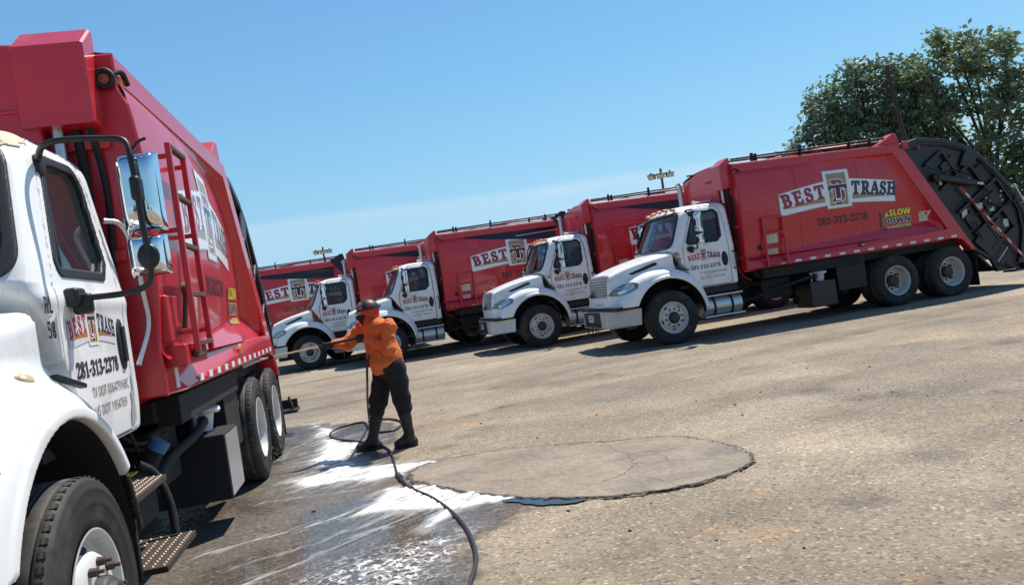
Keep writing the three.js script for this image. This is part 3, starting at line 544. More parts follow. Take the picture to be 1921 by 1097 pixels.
const lod = (c) => ({
  cab: nets(cabField, CLO, CHI, c), hood: nets(hoodField, HLO, HHI, c),
  door: [1, -1].map((s) => nets(doorField(s), [0.42, 0.98, s > 0 ? 0.7 : -1.1], [1.48, 2.64, s > 0 ? 1.1 : -0.7], c)),
  seal: [1, -1].map((s) => nets(winSeal(s), [0.50, 1.80, s > 0 ? 0.8 : -1.1], [1.42, 2.58, s > 0 ? 1.1 : -0.8], Math.min(c, 0.012))),
  pane: [1, -1].map((s) => patch((u, v) => { const y = mix(1.87, 2.495, v), x = mix(mix(0.565, 0.845, v), mix(1.315, 1.345, v), u); return [x, y, s * (sideZ(y) - 0.024)]; }, 8, 10)),
  wsSeal: nets(wsSeal, [-0.02, 1.78, -1.05], [0.8, 2.6, 1.05], Math.min(c * 0.8, 0.014)),
});
const FINE = lod(0.0145), ROUGH = lod(0.030);
tailY = 0.93; FINE.hoodNear = nets(hoodField, HLO, HHI, 0.0145); tailY = 0.60;
FINE.flap = [1, -1].map((s) => nets((x, y, z) => Math.max(hoodField(x, y, z) + 0.012, y - 0.922, -x), [0.4, 0.56, s > 0 ? 0.4 : -1.22], [0.95, 0.96, s > 0 ? 1.22 : -0.4], 0.015));
const G = {
  windshield: patch((u, v) => { const y = mix(1.85, 2.53, v), z = mix(-1, 1, u) * (0.955 - Math.max(0, y - 1.9) * 0.155); return [wsX(y, Math.abs(z)) + 0.03, y, z]; }, 24, 12),
  headlight: [1, -1].map((s) => nets(onHood(POLY.lamp, 0.0, 0.014, 0.4, s), [-1.12, 1.0, s > 0 ? 0.4 : -1.22], [-0.46, 1.4, s > 0 ? 1.22 : -0.4], 0.0105)),
  headlightIn: [1, -1].map((s) => nets(onHood(POLY.lampIn, 0.006, 0.013, 0.4, s), [-1.12, 1.0, s > 0 ? 0.4 : -1.22], [-0.46, 1.4, s > 0 ? 1.22 : -0.4], 0.0105)),
  vent: [1, -1].map((s) => nets(onHood(POLY.vent, 0.002, 0.010, 0.3, s), [-0.75, 1.38, s > 0 ? 0.3 : -1.0], [0.1, 1.72, s > 0 ? 1.0 : -0.3], 0.012)),
};

// ---- wheels (axis along z, outer face towards +z)
const tyreProfile = [[0.292, 0.105], [0.305, 0.122], [0.335, 0.128], [0.345, 0.134], [0.352, 0.130], [0.40, 0.139], [0.408, 0.143], [0.416, 0.140], [0.455, 0.139], [0.463, 0.143], [0.470, 0.138], [0.497, 0.128], [0.504, 0.124], [0.515, 0.108], [0.519, 0.098], [0.520, 0.072], [0.510, 0.070], [0.510, 0.060], [0.520, 0.058], [0.521, 0.018], [0.510, 0.016], [0.510, 0.006], [0.521, 0.004]];
const tyreGeo = lathe([...tyreProfile, ...tyreProfile.slice().reverse().map(([r, y]) => [r, -y])], 64).rotateX(Math.PI / 2);
const shoulder = (() => { const l = []; for (let k = 0; k < 60; k++) { const a = k / 60 * 6.2832; for (const s of [1, -1]) l.push(box(-0.012, 0.012, -0.006, 0.004, -0.014, 0.014, 0).translate(0, 0.5175, s * 0.098).rotateZ(a)); } return merge(l); })();
const tyreMap = dataTex(1024, 256, (x, y) => { const v = (y + 0.5) / 256, tread = sstep(0.27, 0.31, v) * sstep(0.73, 0.69, v), n = fbm(x / 1024 * 64, y / 256 * 12, 4, 64), d = clamp(tread * (0.35 + 1.1 * (n - 0.35)) + 0.35 * sstep(0.5, 0.75, fbm(x / 1024 * 24, y / 256 * 5, 4, 24))), l = mix(0.012, 0.085, d); return [sRGB(l * 1.08), sRGB(l), sRGB(l * 0.9)]; });
M.rubber2 = new THREE.MeshStandardMaterial({ map: tyreMap, roughness: 0.72 });
const tyreFull = merge([tyreGeo, shoulder]);
const rimFront = lathe([[0.286, 0.0], [0.292, 0.118], [0.305, 0.130], [0.309, 0.124], [0.300, 0.134], [0.284, 0.122], [0.276, 0.075], [0.262, 0.062], [0.245, 0.070], [0.215, 0.100], [0.196, 0.126], [0.150, 0.131], [0.11, 0.131]], 56).rotateX(Math.PI / 2);
const rimRear = lathe([[0.286, -0.1], [0.292, 0.118], [0.306, 0.130], [0.309, 0.122], [0.300, 0.135], [0.285, 0.122], [0.280, 0.065], [0.268, 0.055], [0.262, -0.03], [0.245, -0.085], [0.205, -0.100], [0.18, -0.080], [0.145, -0.078], [0.11, -0.078]], 56).rotateX(Math.PI / 2);
const hubFront = lathe([[0.112, 0.128], [0.110, 0.165], [0.098, 0.182], [0.085, 0.185], [0.080, 0.205], [0.066, 0.212], [0, 0.212]], 28).rotateX(Math.PI / 2);
const hubRear = lathe([[0.125, -0.080], [0.118, 0.02], [0.105, 0.035], [0.09, 0.05], [0.0, 0.055]], 28).rotateX(Math.PI / 2);
const nutGeo = merge([new THREE.CylinderGeometry(0.0175, 0.0195, 0.03, 6).rotateX(Math.PI / 2), new THREE.CylinderGeometry(0.009, 0.009, 0.055, 8).rotateX(Math.PI / 2).translate(0, 0, 0.012)]);
const nutsAt = (r, z) => merge([...Array(10)].map((_, k) => nutGeo.clone().translate(r, 0, z).rotateZ(k * 0.6283 + 0.2)));
const holesAt = (r, z, tilt) => merge([...Array(5)].map((_, k) => lathe([[0, 0.003], [0.030, 0.003], [0.034, -0.004]], 16).rotateX(Math.PI / 2).scale(0.62, 1.15, 1).rotateY(tilt).translate(r, 0, z).rotateZ(k * 1.2566 + 0.5)));
const nutsFront = nutsAt(0.168, 0.145), nutsRear = nutsAt(0.165, -0.066), holesFront = holesAt(0.230, 0.0875, 0.78), holesRear = holesAt(0.212, -0.093, 0.0);
function wheel(parent, x, z, kind, turn, single) {
  const w = new THREE.Group(); w.name = 'wheel'; w.position.set(x, 0.52, z); if (z < 0) w.rotation.y = Math.PI; w.rotation.y += turn ?? 0; parent.add(w);
  const spin = rr(0, 6.28), S = (m) => { m.rotation.z = spin; return m; };
  S(mesh('tyre', tyreFull, M.rubber2, w));
  if (kind === 'front') {
    S(mesh('rim', rimFront, M.rim, w)); S(mesh('hub', hubFront, M.hub, w)); tag(S(mesh('hand_hole', holesFront, M.black, w)), null, null, null, 'stuff');
    if (single) for (let k = 0; k < 10; k++) { const n = mesh('lug_nut', nutGeo, M.rust, w); n.position.set(0.168 * Math.cos(k * 0.6283 + 0.15), 0.168 * Math.sin(k * 0.6283 + 0.15), 0.145); }
    else tag(S(mesh('lug_nuts', nutsFront, M.rust, w)), null, null, null, 'stuff');
  } else if (kind === 'rear') { S(mesh('rim', rimRear, M.rim, w)); S(mesh('hub', hubRear, M.rust, w)); tag(S(mesh('hand_hole', holesRear, M.black, w)), null, null, null, 'stuff'); tag(S(mesh('lug_nuts', nutsRear, M.rust, w)), null, null, null, 'stuff'); }
  else S(mesh('rim', rimFront, M.rim, w));
  return w;
}

// ---- printed marks
const MAROON = '#8f1f3c', NAVY = '#151a33', TAN = '#9c8a62';
function slab(c, text, x, y, size, o = {}) {
  c.save(); c.translate(x, y); if (o.rot) c.rotate(o.rot); c.scale(o.sx ?? 1, o.sy ?? 1); c.font = `bold ${size}px serif`; c.textAlign = o.align ?? 'center'; c.textBaseline = 'alphabetic'; c.lineJoin = 'miter';
  if (o.edge) { c.strokeStyle = o.edge; c.lineWidth = size * (o.edgeW ?? 0.2); c.strokeText(text, 0, 0); }
  c.strokeStyle = o.fill; c.fillStyle = o.fill; c.lineWidth = size * (o.fat ?? 0.05); if (c.lineWidth) c.strokeText(text, 0, 0); c.fillText(text, 0, 0); c.restore();
}
// the arched company banner with its monogram, drawn in a 1300 x 520 box
function drawLogo(c, o = {}) {
  const red = o.red ?? MAROON, tan = o.tan ?? TAN, cx = 650;
  const up = (x) => 105 * Math.pow(Math.abs(x - cx) / 640, 1.25), band = (g, y0, y1) => {
    for (const s of [-1, 1]) {
      const xi = cx + s * 100, xo = cx + s * (630 + g);
      c.beginPath(); c.moveTo(xi, y0 - g + up(xi)); for (let k = 1; k <= 20; k++) { const x = mix(xi, xo, k / 20); c.lineTo(x, y0 - g + up(x)); }
      for (let k = 20; k >= 0; k--) { const x = mix(xi, xo, k / 20); c.lineTo(x, y1 + g + up(x) * 0.62); } c.closePath(); c.fill();
    }
  };
  const rrect = (x, y, w, h, r) => { c.beginPath(); c.roundRect(x, y, w, h, r); };
  const shield = (g) => { c.beginPath(); c.moveTo(cx - 128 - g, 22 - g); c.lineTo(cx + 128 + g, 22 - g); c.lineTo(cx + 122 + g, 440 + g); c.lineTo(cx - 122 - g, 440 + g); c.closePath(); };
  c.lineJoin = 'round';
  if (!o.plain) { c.strokeStyle = tan; c.fillStyle = tan; c.lineWidth = 26; band(8, 112, 400); shield(8); c.fill(); c.stroke(); }
  c.fillStyle = o.band ?? '#e9e9ee'; c.strokeStyle = o.band ?? '#e9e9ee'; c.lineWidth = 20; band(0, 112, 400); if (o.plain) { c.strokeStyle = '#8a8272'; c.lineWidth = 5; }
  c.strokeStyle = '#e9e9ee'; c.fillStyle = '#e9e9ee'; c.lineWidth = 24; shield(0); c.fill(); c.stroke();
  c.fillStyle = tan; c.beginPath(); c.moveTo(cx - 108, 42); c.lineTo(cx + 108, 42); c.lineTo(cx + 100, 424); c.lineTo(cx - 100, 424); c.closePath(); c.fill();
  // swooshes under the words
  for (const s of [-1, 1]) { c.fillStyle = tan; c.beginPath(); const X = (x) => cx + s * x; c.moveTo(X(150), 318); c.quadraticCurveTo(X(380), 335, X(590), 398); c.quadraticCurveTo(X(380), 372, X(150), 372); c.closePath(); c.fill(); }
  const word = (t, xs, fill, ws) => [...t].forEach((ch, k) => { const x = xs[k], a = (x - cx) / 640, y = 300 + 0.84 * up(x), rot = Math.sign(a) * 0.20 * Math.pow(Math.abs(a), 0.6); slab(c, ch, x, y, 178, { fill, rot, sx: ws, sy: 1.18, fat: 0.085 }); });
  word('BEST', [104, 226, 342, 458], red, 0.86); word('TRASH', [842, 948, 1054, 1146, 1242], NAVY, 0.76);
  // monogram: B with a T across it
  slab(c, 'B', cx, 374, 345, { fill: red, edge: '#ece6dc', edgeW: 0.09, sx: 0.66, fat: 0.035 });
  c.fillStyle = '#ece6dc'; c.fillRect(cx - 112, 176, 224, 54); c.fillRect(cx - 112, 176, 46, 76); c.fillRect(cx + 66, 176, 46, 76); c.fillRect(cx - 34, 176, 68, 190); c.fillRect(cx - 46, 384, 92, 34);
  c.fillStyle = NAVY; c.fillRect(cx - 104, 184, 208, 38); c.fillRect(cx - 104, 184, 30, 60); c.fillRect(cx + 74, 184, 30, 60); c.fillRect(cx - 24, 184, 48, 160); c.fillRect(cx - 38, 390, 76, 24);
}
const fit = (c, w, h, bw, bh) => c.scale(w / bw, h / bh);
const T = {
  logo: canvasTex(2048, 819, (c, w, h) => { fit(c, w, h, 1300, 520); drawLogo(c); }),
  doorLogo: canvasTex(1024, 410, (c, w, h) => { fit(c, w, h, 1300, 520); drawLogo(c, { red: '#a3283c', tan: '#a9792f', plain: true, band: '#d9dadd' }); }),
  phone: canvasTex(1024, 160, (c, w, h) => slab(c, '281-313-2378', w / 2, h * 0.84, 150, { fill: '#121527', sx: 0.98, fat: 0.03 })),
  dot: canvasTex(1024, 320, (c, w) => { c.font = '118px sans-serif'; c.fillStyle = '#3c3d43'; c.textAlign = 'left'; c.fillText('TX DOT 006479168C', 10, 120, 1000); c.fillText('US DOT 1954769', 10, 285, 880); }),
  slow: canvasTex(1024, 760, (c, w, h) => {
    c.lineJoin = 'round';
    const t = (s, x, y, z, fill, edge, sx, wd) => { c.save(); c.translate(x, y); c.scale(sx, 1); c.font = `bold ${z}px sans-serif`; c.textAlign = 'left'; c.strokeStyle = edge; c.lineWidth = z * 0.17; c.strokeText(s, 0, 0); c.fillStyle = fill; c.strokeStyle = fill; c.lineWidth = z * 0.05; c.fillText(s, 0, 0); c.strokeText(s, 0, 0); c.restore(); };
    c.strokeStyle = '#16161c'; c.lineWidth = 46; c.beginPath(); c.moveTo(60, 190); c.lineTo(66, 560); c.quadraticCurveTo(80, 690, 210, 700); c.stroke();
    c.fillStyle = '#16161c'; c.beginPath(); c.moveTo(8, 210); c.lineTo(60, 90); c.lineTo(112, 210); c.fill();
    t('SLOW', 340, 285, 270, '#ecdc3a', '#16161c', 0.86);
    c.fillStyle = '#16161c'; c.beginPath(); c.moveTo(150, 315); c.lineTo(260, 60); c.lineTo(365, 315); c.fill(); c.fillStyle = '#ecdc3a'; c.beginPath(); c.moveTo(185, 295); c.lineTo(260, 110); c.lineTo(330, 295); c.fill(); c.fillStyle = '#16161c'; c.fillRect(250, 180, 18, 60); c.fillRect(250, 255, 18, 20);
    t('DOWN', 165, 530, 235, '#17171d', '#d9d3c4', 1.08);
    t('TO GET', 235, 690, 92, '#e8e2cf', '#16161c', 0.8); t('AROUND', 490, 695, 140, '#e7cf58', '#16161c', 0.80);
  }),
  sticker: canvasTex(256, 256, (c) => { c.fillStyle = '#cfcabb'; c.fillRect(0, 0, 256, 256); c.fillStyle = '#6f7f6c'; c.fillRect(0, 120, 256, 10); c.fillStyle = '#8b8a80'; for (let k = 0; k < 9; k++) if (k !== 4) c.fillRect(20, 22 + k * 25, 130 + (k * 53) % 80, 9); c.fillStyle = '#9c3030'; c.fillRect(20, 16, 40, 34); }),
  maker: canvasTex(512, 128, (c) => { c.font = 'bold 104px sans-serif'; c.fillStyle = '#141218'; c.textAlign = 'center'; c.fillText('McNeilus', 256, 96, 500); }),
  plate: canvasTex(256, 128, (c) => { c.fillStyle = '#c9ccd0'; c.fillRect(0, 0, 256, 128); c.fillStyle = '#3a4258'; c.fillRect(20, 14, 216, 12); c.fillRect(40, 46, 176, 44); c.fillStyle = '#c9ccd0'; for (let k = 0; k < 6; k++) c.fillRect(66 + k * 26, 46, 8, 44); }),
};
const unitT = {}, unitTex = (a, b, two) => unitT[a + b] ??= canvasTex(256, 256, (c) => { c.font = 'bold 118px sans-serif'; c.fillStyle = '#1c1c20'; c.textAlign = 'center'; if (two) { c.fillText(a, 118, 108); c.fillText(b, 140, 232); } else c.fillText(a + ' ' + b, 128, 150, 240); });
const print = (t) => new THREE.MeshPhysicalMaterial({ map: t, transparent: true, roughness: 0.35, clearcoat: 0.4, clearcoatRoughness: 0.2 });
const PM = Object.fromEntries(Object.entries(T).map(([k, t]) => [k, print(t)]));

// ---- body: barrel sides set back in a frame
const XB = 1.73, slantX = (y) => 5.63 + (3.33 - y) * 0.583, frameZ = (y) => 1.20 - (y - 1.2) * 0.040;
function panelZ(x, y) {
  const k = clamp((x - 2.2) / 3.2), inset = 0.16 * k * k * (1.4 - 0.4 * k), xr = slantX(y) - 0.34;
  const dt = clamp((3.16 - y) / 0.05), db = clamp((y - 1.42) / mix(0.06, 0.22, k)), dr = clamp((xr - x) / 0.10), df = clamp((x - XB) / 0.03);
  const barrel = y < 2.55 ? -0.095 * ((2.55 - y) / 1.25) ** 2 : -0.10 * ((y - 2.55) / 0.75) ** 2;
  const own = 1.205 + barrel - inset, edge = Math.min(frameZ(y) - 0.012, own + 0.16);
  return mix(edge, own, Math.min(dt, dr, Math.pow(db, 1.2)));
}
const onPanel = (x0, x1, y0, y1, s, nx = 28, ny = 12, lift = 0.005) => patch((u, v) => { const x = s > 0 ? mix(x0, x1, u) : mix(x1, x0, u), y = mix(y0, y1, v); return [x, y, s * (panelZ(x, y) + lift)]; }, nx, ny);
const uvXY = (q) => [q[0], q[1]];
const BODY = {
  panel: [1, -1].map((s) => patch((u, v) => { const y = mix(1.42, 3.16, v), a = s > 0 ? u : 1 - u, x = mix(XB, slantX(y) - 0.34, a); return [x, y, s * panelZ(x, y)]; }, 72, 48, uvXY)),
  frame: [1, -1].map((s) => {
    const g = prism([[2.06, 1.20], [6.58, 1.20], [6.74, 1.15], [6.86, 1.02], [6.93, 0.90], [7.045, 0.90], [5.63, 3.33], [XB, 3.33], [XB, 3.15], [slantX(3.15) - 0.33, 3.15], [slantX(1.42) - 0.33, 1.42], [XB, 1.42], [XB, 1.20]], 0.99, 1.2, 0.012);
    const p = g.attributes.position, u = g.attributes.uv;
    for (let i = 0; i < p.count; i++) { let z = p.getZ(i), x = p.getX(i), y = p.getY(i); u.setXY(i, x, y); if (z > 1.1) { z += frameZ(y) - 1.2; if (x < 1.9 && y < 1.5) z -= 0.085; } p.setZ(i, z * s); }
    const f = g.index ? g.toNonIndexed() : g; if (s < 0) { const q = f.attributes.position.array, w = f.attributes.uv.array; for (let i = 0; i < q.length; i += 9) for (let k = 0; k < 3; k++) [q[i + 3 + k], q[i + 6 + k]] = [q[i + 6 + k], q[i + 3 + k]]; }
    f.computeVertexNormals(); return f;
  }),
  core: prism([[XB + 0.03, 1.16], [6.5, 1.16], [6.7, 1.0], [6.95, 0.9], [5.6, 3.31], [XB + 0.03, 3.31]], -0.93, 0.93, 0),
  roof: patch((u, v) => { const z = mix(-1.11, 1.11, u); return [mix(XB, 5.63, v), 3.325 + 0.10 * (1 - (z / 1.11) ** 2), z]; }, 16, 2),
  front: (() => { const o = []; for (let k = 0; k <= 20; k++) { const y = mix(1.2, 3.325, k / 20); o.push([-Math.min(panelZ(1.9, clamp(y, 1.47, 3.1)), y > 3.1 ? frameZ(y) : 2) - 0.004, y]); } return prism([...o, ...o.slice().reverse().map(([z, y]) => [-z, y])], 0, 0.05, 0.012).rotateY(-Math.PI / 2).translate(XB + 0.035, 0, 0); })(),
  ribs: [2.74, 2.05, 1.42].map((y) => box(XB - 0.055, XB - 0.005, y, y + 0.07, -1.04, 1.04)),
  wedge: [1, -1].map((s) => patch((u, v) => { const x = s > 0 ? mix(2.45, 5.22, u) : mix(5.22, 2.45, u), w = clamp((x - 2.45) / 2.4), y = mix(3.145 - 0.33 * Math.pow(w, 0.75), 3.15, v), xx = Math.min(x, slantX(y) - 0.36); return [xx, y, s * (panelZ(xx, y) + 0.006)]; }, 30, 4)),
};
const pipeRun = (z, y0 = 3.43, y1 = 3.49) => tube([[XB + 0.05, y0, z], [3.0, mix(y0, y1, 0.4), z], [4.4, mix(y0, y1, 0.7), z], [5.55, y1, z]], 0.02, 8, 14);
const bulkhead = (() => { const o = [[-0.78, 2.35], [-0.78, 3.20]]; for (let k = 0; k <= 14; k++) { const z = mix(-0.76, 0.72, k / 14); o.push([z, 3.385 - 0.19 * Math.pow(clamp((0.35 - z) / 1.15), 1.8) - 0.03 * clamp((z - 0.35) / 0.4) ** 2]); } o.push([0.70, 2.35]); return prism(o, 0, 0.16, 0.012).rotateY(-Math.PI / 2).translate(1.72, 0, 0); })();
const cowlBox = prism([[1.50, 2.86], [1.735, 2.86], [1.735, 3.47], [1.69, 3.47], [1.50, 3.335]], 0.62, 1.02, 0.012);
const ladderGeo = { rail: (h) => box(-0.022, 0.022, 0, h, -0.018, 0.018, 0.006), rung: box(0, 0.44, -0.016, 0.016, -0.02, 0.02, 0.006) };
const P2 = [[5.60, 3.30], [6.05, 3.385], [6.65, 3.315], [7.14, 3.15], [7.49, 2.94], [7.85, 2.58], [8.23, 2.12], [8.48, 1.58], [8.52, 1.1], [8.40, 0.62], [8.27, 0.36], [7.60, 0.35], [7.48, 0.62], [7.075, 0.88]];
const TAIL = {
  wall: [1, -1].map((s) => prism(P2, s > 0 ? 1.03 : -1.06, s > 0 ? 1.06 : -1.03, 0.006)),
  ring: [1, -1].map((s) => prism(P2, s > 0 ? 1.05 : -1.11, s > 0 ? 1.11 : -1.05, 0.008, [P2.map(([x, y]) => [mix(7.25, x, 0.90), mix(1.75, y, 0.92)])])),
  hood: (() => { const t = P2.slice(0, 9), g = []; for (let i = 0; i + 1 < t.length; i++) g.push(bar([t[i][0], t[i][1] - 0.02, 0], [t[i + 1][0], t[i + 1][1] - 0.02, 0], 0.03, 2.2)); return merge(g); })(),
  lip: (() => { const t = P2.slice(0, 9), g = []; for (const s of [1, -1]) for (let i = 0; i + 1 < t.length; i++) g.push(bar([t[i][0], t[i][1] - 0.035, s * 1.10], [t[i + 1][0], t[i + 1][1] - 0.035, s * 1.10], 0.09, 0.07)); return merge(g); })(),
};
const strip = box(-0.135 * 0.5, 0.135 * 0.5, -0.024, 0.024, -0.002, 0.003, 0);
const each = (name, list, mat, parent) => list.map((g) => mesh(name, g, mat, parent));
function addDecal(name, geo, mat, parent, label) { const m = mesh(name, geo, mat, parent); m.castShadow = false; if (label) m.userData.label = label; return m; }

function makeTruck(o) {
  const t = thing('refuse_truck', o.label, 'garbage truck', o.pos, o.turn ?? 0, 'red and white garbage trucks on the lot');
  const L = o.fine ? FINE : ROUGH, near = o.near;
  // --- cab
  const cab = mesh('cab', L.cab, M.white, t);
  const ws = mesh('windshield', G.windshield, M.glass, cab); ws.castShadow = false; mesh('windshield_seal', L.wsSeal, M.seal, cab);
  for (const z of [-0.62, -0.3, 0, 0.3, 0.62]) mesh('roof_light', box(-0.06, 0.05, 0, 0.055, -0.05, 0.05, 0.024).translate(0.60 - 0.06 * (1 - z * z), roofY(0.60, Math.abs(z)) - 0.02, z), M.amber, cab);
  mesh('air_horn', [rod([1.20, 2.72, 0.3], [1.60, 2.72, 0.3], 0.018), box(1.18, 1.22, 2.58, 2.76, 0.26, 0.34), box(1.56, 1.62, 2.58, 2.79, 0.25, 0.35, 0.02)], M.white2, cab);
  for (const z of [-0.3, 0.34]) mesh('wiper', [rod([wsX(1.84, Math.abs(z)) - 0.03, 1.83, z], [wsX(1.95, Math.abs(z - 0.3)) - 0.02, 1.95, z - 0.38], 0.009, 6), bar([wsX(1.88, Math.abs(z)) - 0.015, 1.885, z - 0.1], [wsX(2.02, Math.abs(z - 0.5)) - 0.012, 2.02, z - 0.58], 0.02, 0.012)], M.black, cab);
  mesh('grab_handle', near ? tube([[1.47, 2.22, 1.0], [1.52, 2.20, 1.07], [1.60, 2.06, 1.10], [1.64, 1.78, 1.11], [1.66, 1.60, 1.11], [1.55, 1.36, 1.05]], 0.016, 10, 40) : tube([[1.50, 1.62, 1.03], [1.53, 1.60, 1.09], [1.53, 1.3, 1.09], [1.50, 1.28, 1.03]], 0.014, 8, 16), near ? M.steel : M.black, cab);
  for (const s of [1, -1]) {
    const k = s > 0 ? 0 : 1, d = mesh('door', L.door[k], M.white, t);
    mesh('window_seal', L.seal[k], M.seal, d);
    const g = mesh('window_glass', L.pane[k], M.glass, d); g.castShadow = false;
    mesh('window_bar', bar([0.70, 1.88, s * 0.99], [0.88, 2.46, s * 0.905], 0.028, 0.02, [0, 0, 1]), M.seal, d);
    mesh('door_handle', [lathe([[0, 0.008], [0.05, 0.006], [0.066, 0.0], [0.07, -0.02]], 28).rotateX(s * Math.PI / 2).scale(1, 2.15, 1).translate(1.325, 1.50, s * 1.043), box(1.30, 1.35, 1.40, 1.60, s > 0 ? 1.045 : -1.062, s > 0 ? 1.062 : -1.045, 0.008)], M.seal, d);
    if (s > 0) {
      const on = (x0, x1, y0, y1) => patch((u, v) => { const y = mix(y0, y1, v); return [mix(x0, x1, u), y, sideZ(y) + 0.003]; }, 4, 6);
      addDecal('door_logo', on(0.52, 1.235, 1.475, 1.765), PM.doorLogo, d); addDecal('phone_number', on(0.535, 1.255, 1.345, 1.46), PM.phone, d); addDecal('permit_numbers', on(0.74, 1.36, 1.14, 1.325), PM.dot, d);
      if (near) mesh('bare_primer', (() => { const g = new THREE.ShapeGeometry(new THREE.Shape([[1.335, 1.045], [1.40, 1.04], [1.418, 1.06], [1.42, 1.28], [1.405, 1.34], [1.392, 1.29], [1.385, 1.24], [1.352, 1.225], [1.358, 1.19], [1.362, 1.15], [1.338, 1.12], [1.342, 1.08]].map(([x, y]) => new THREE.Vector2(x, y)))), p = g.attributes.position; for (let i = 0; i < p.count; i++) p.setZ(i, sideZ(p.getY(i)) + 0.004); return g; })(), new THREE.MeshStandardMaterial({ color: rgb(0.30, 0.29, 0.285), roughness: 0.8 }), d);
    }
  }
  if (o.unit) addDecal('unit_number', patch((u, v) => { const y = mix(1.545, 1.775, v); return [mix(0.235, 0.435, u), y, sideZ(y) + 0.004]; }, 2, 4), print(unitTex('RL', o.unit, o.fine)), cab);
  if (near) mesh('peeled_paint', nets((x, y, z) => Math.max(Math.abs(cabOuter(x, y, Math.abs(z)) - 0.001) - 0.006, Math.hypot((x - 0.66) * 0.8, (z - 0.80) * 0.9) - 0.10 - 0.07 * (vnoise(x * 22, z * 22) - 0.5), 2.5 - y), [0.48, 2.48, 0.62], [0.86, 2.7, 1.0], 0.008), new THREE.MeshStandardMaterial({ color: rgb(0.62, 0.53, 0.38), roughness: 0.85 }), cab);
  // cabin
  mesh('dashboard', box(0.32, 0.62, 1.50, 1.88, -0.90, 0.90, 0.06), M.seat, cab);
  mesh('cab_floor', box(0.35, 1.52, 1.02, 1.08, -0.92, 0.92, 0), M.seat, cab);
  for (const z of [-0.48, 0.48]) mesh('seat', [box(0.85, 1.32, 1.30, 1.48, z - 0.24, z + 0.24, 0.06), box(1.22, 1.38, 1.42, 2.02, z - 0.24, z + 0.24, 0.06), box(1.26, 1.37, 2.04, 2.24, z - 0.13, z + 0.13, 0.04)], M.seat, cab);
  mesh('steering_wheel', [new THREE.TorusGeometry(0.22, 0.016, 8, 32), rod([-0.2, 0, 0], [0.2, 0, 0], 0.014), rod([0, 0, 0], [0, 0, -0.25], 0.03)].map((g) => g.rotateY(-Math.PI / 2).rotateZ(-0.6).translate(0.74, 1.80, 0.48)), M.seat, cab);
  if (near) mesh('windshield_sticker', patch((u, v) => { const z = mix(0.70, 0.82, u), y = mix(1.95, 2.06, v); return [wsX(y, z) + 0.026, y, z]; }, 2, 2), new THREE.MeshStandardMaterial({ map: canvasTex(128, 128, (c) => { c.fillStyle = '#1c3f86'; c.fillRect(0, 0, 128, 128); c.fillStyle = '#dfe3e6'; c.fillRect(18, 30, 92, 66); c.fillStyle = '#333'; c.font = 'bold 62px sans-serif'; c.fillText('5', 48, 86); c.fillStyle = '#2aa6b8'; c.fillRect(0, 108, 128, 20); }), side: THREE.DoubleSide }), cab);
  if (near) for (const c of t.children) if (c.name === 'cab' || c.name === 'door') c.position.y = 0.055;
  // --- hood with fenders
  const hood = mesh('hood', near ? FINE.hoodNear : L.hood, M.white, t);
  if (near) each('fender_flap', FINE.flap, M.black, hood);
  for (const k of [0, 1]) {
    const s = k ? -1 : 1;
    mesh('headlight', G.headlight[k], M.lens, hood); mesh('headlight_reflector', G.headlightIn[k], M.lamp, hood); mesh('hood_vent', G.vent[k], M.black, hood);
    mesh('side_marker', lathe([[0, 0.026], [0.035, 0.022], [0.05, 0.008], [0.052, -0.03]], 24).scale(1, 1, 0.8).rotateX(s * 0.55).translate(0.02, 1.465, s * 1.02), near ? M.cream : M.white, hood);
    mesh('hood_latch', bar([0.22, 1.455, s * 1.062], [0.52, 1.385, s * 1.075], 0.022, 0.035), M.seal, hood);
    mesh('wheel_well', [patch((u, v) => { const a = mix(-0.02, 2.72, u); return [0.728 * Math.cos(a), 0.55 + 0.728 * Math.sin(a), s * mix(0.48, 1.14, v)]; }, 30, 1), box(-0.66, 0.7, 0.62, 1.27, s > 0 ? 0.47 : -0.505, s > 0 ? 0.505 : -0.47, 0)], M.frame, hood);
  }
  mesh('emblem', box(-1.075, -1.05, 1.535, 1.575, -0.07, 0.07, 0.01), M.chrome, hood);
  const gr = mesh('grille', [box(-0.955, -0.93, 1.08, 1.49, -0.54, 0.54, 0)], M.black, t);
  for (let k = 0; k < 7; k++) mesh('grille_slat', box(-0.016, 0.016, -0.0065, 0.0065, -0.535, 0.535, 0.005).rotateZ(0.15).translate(-1.0 + k * 0.004, 1.12 + k * 0.0555, 0), M.slat, gr);
  // --- bumper
  const bp = mesh('bumper', [prism([[-1.19, 0.48], [-1.13, 0.46], [-1.08, 0.46], [-1.08, 0.80], [-1.19, 0.80]], -0.62, 0.62, 0.012), ...[1, -1].map((s) => { const g = prism([[-1.19, 0.48], [-1.13, 0.46], [-0.66, 0.48], [-0.62, 0.80], [-1.19, 0.80]], 0, 0.07, 0.012); const p = g.attributes.position; for (let i = 0; i < p.count; i++) { const x = p.getX(i), q = clamp((x + 1.19) / 0.5); p.setZ(i, s * (p.getZ(i) + 0.62 + 0.50 * Math.pow(q, 0.6))); } g.computeVertexNormals(); return g; })], M.bumper, t);
  mesh('bumper_center', box(-1.205, -1.185, 0.49, 0.79, -0.60, 0.36, 0.006), M.black, bp);
  mesh('license_plate', box(-1.214, -1.206, 0.60, 0.74, -0.30, 0.0, 0.003), M.white2, bp); addDecal('plate_print', new THREE.PlaneGeometry(0.28, 0.13).rotateY(-Math.PI / 2).translate(-1.2155, 0.67, -0.15), PM.plate, bp);
  mesh('bumper_gap', box(-1.10, -0.62, 0.79, 0.87, -1.02, 1.02, 0.01), M.black, bp);
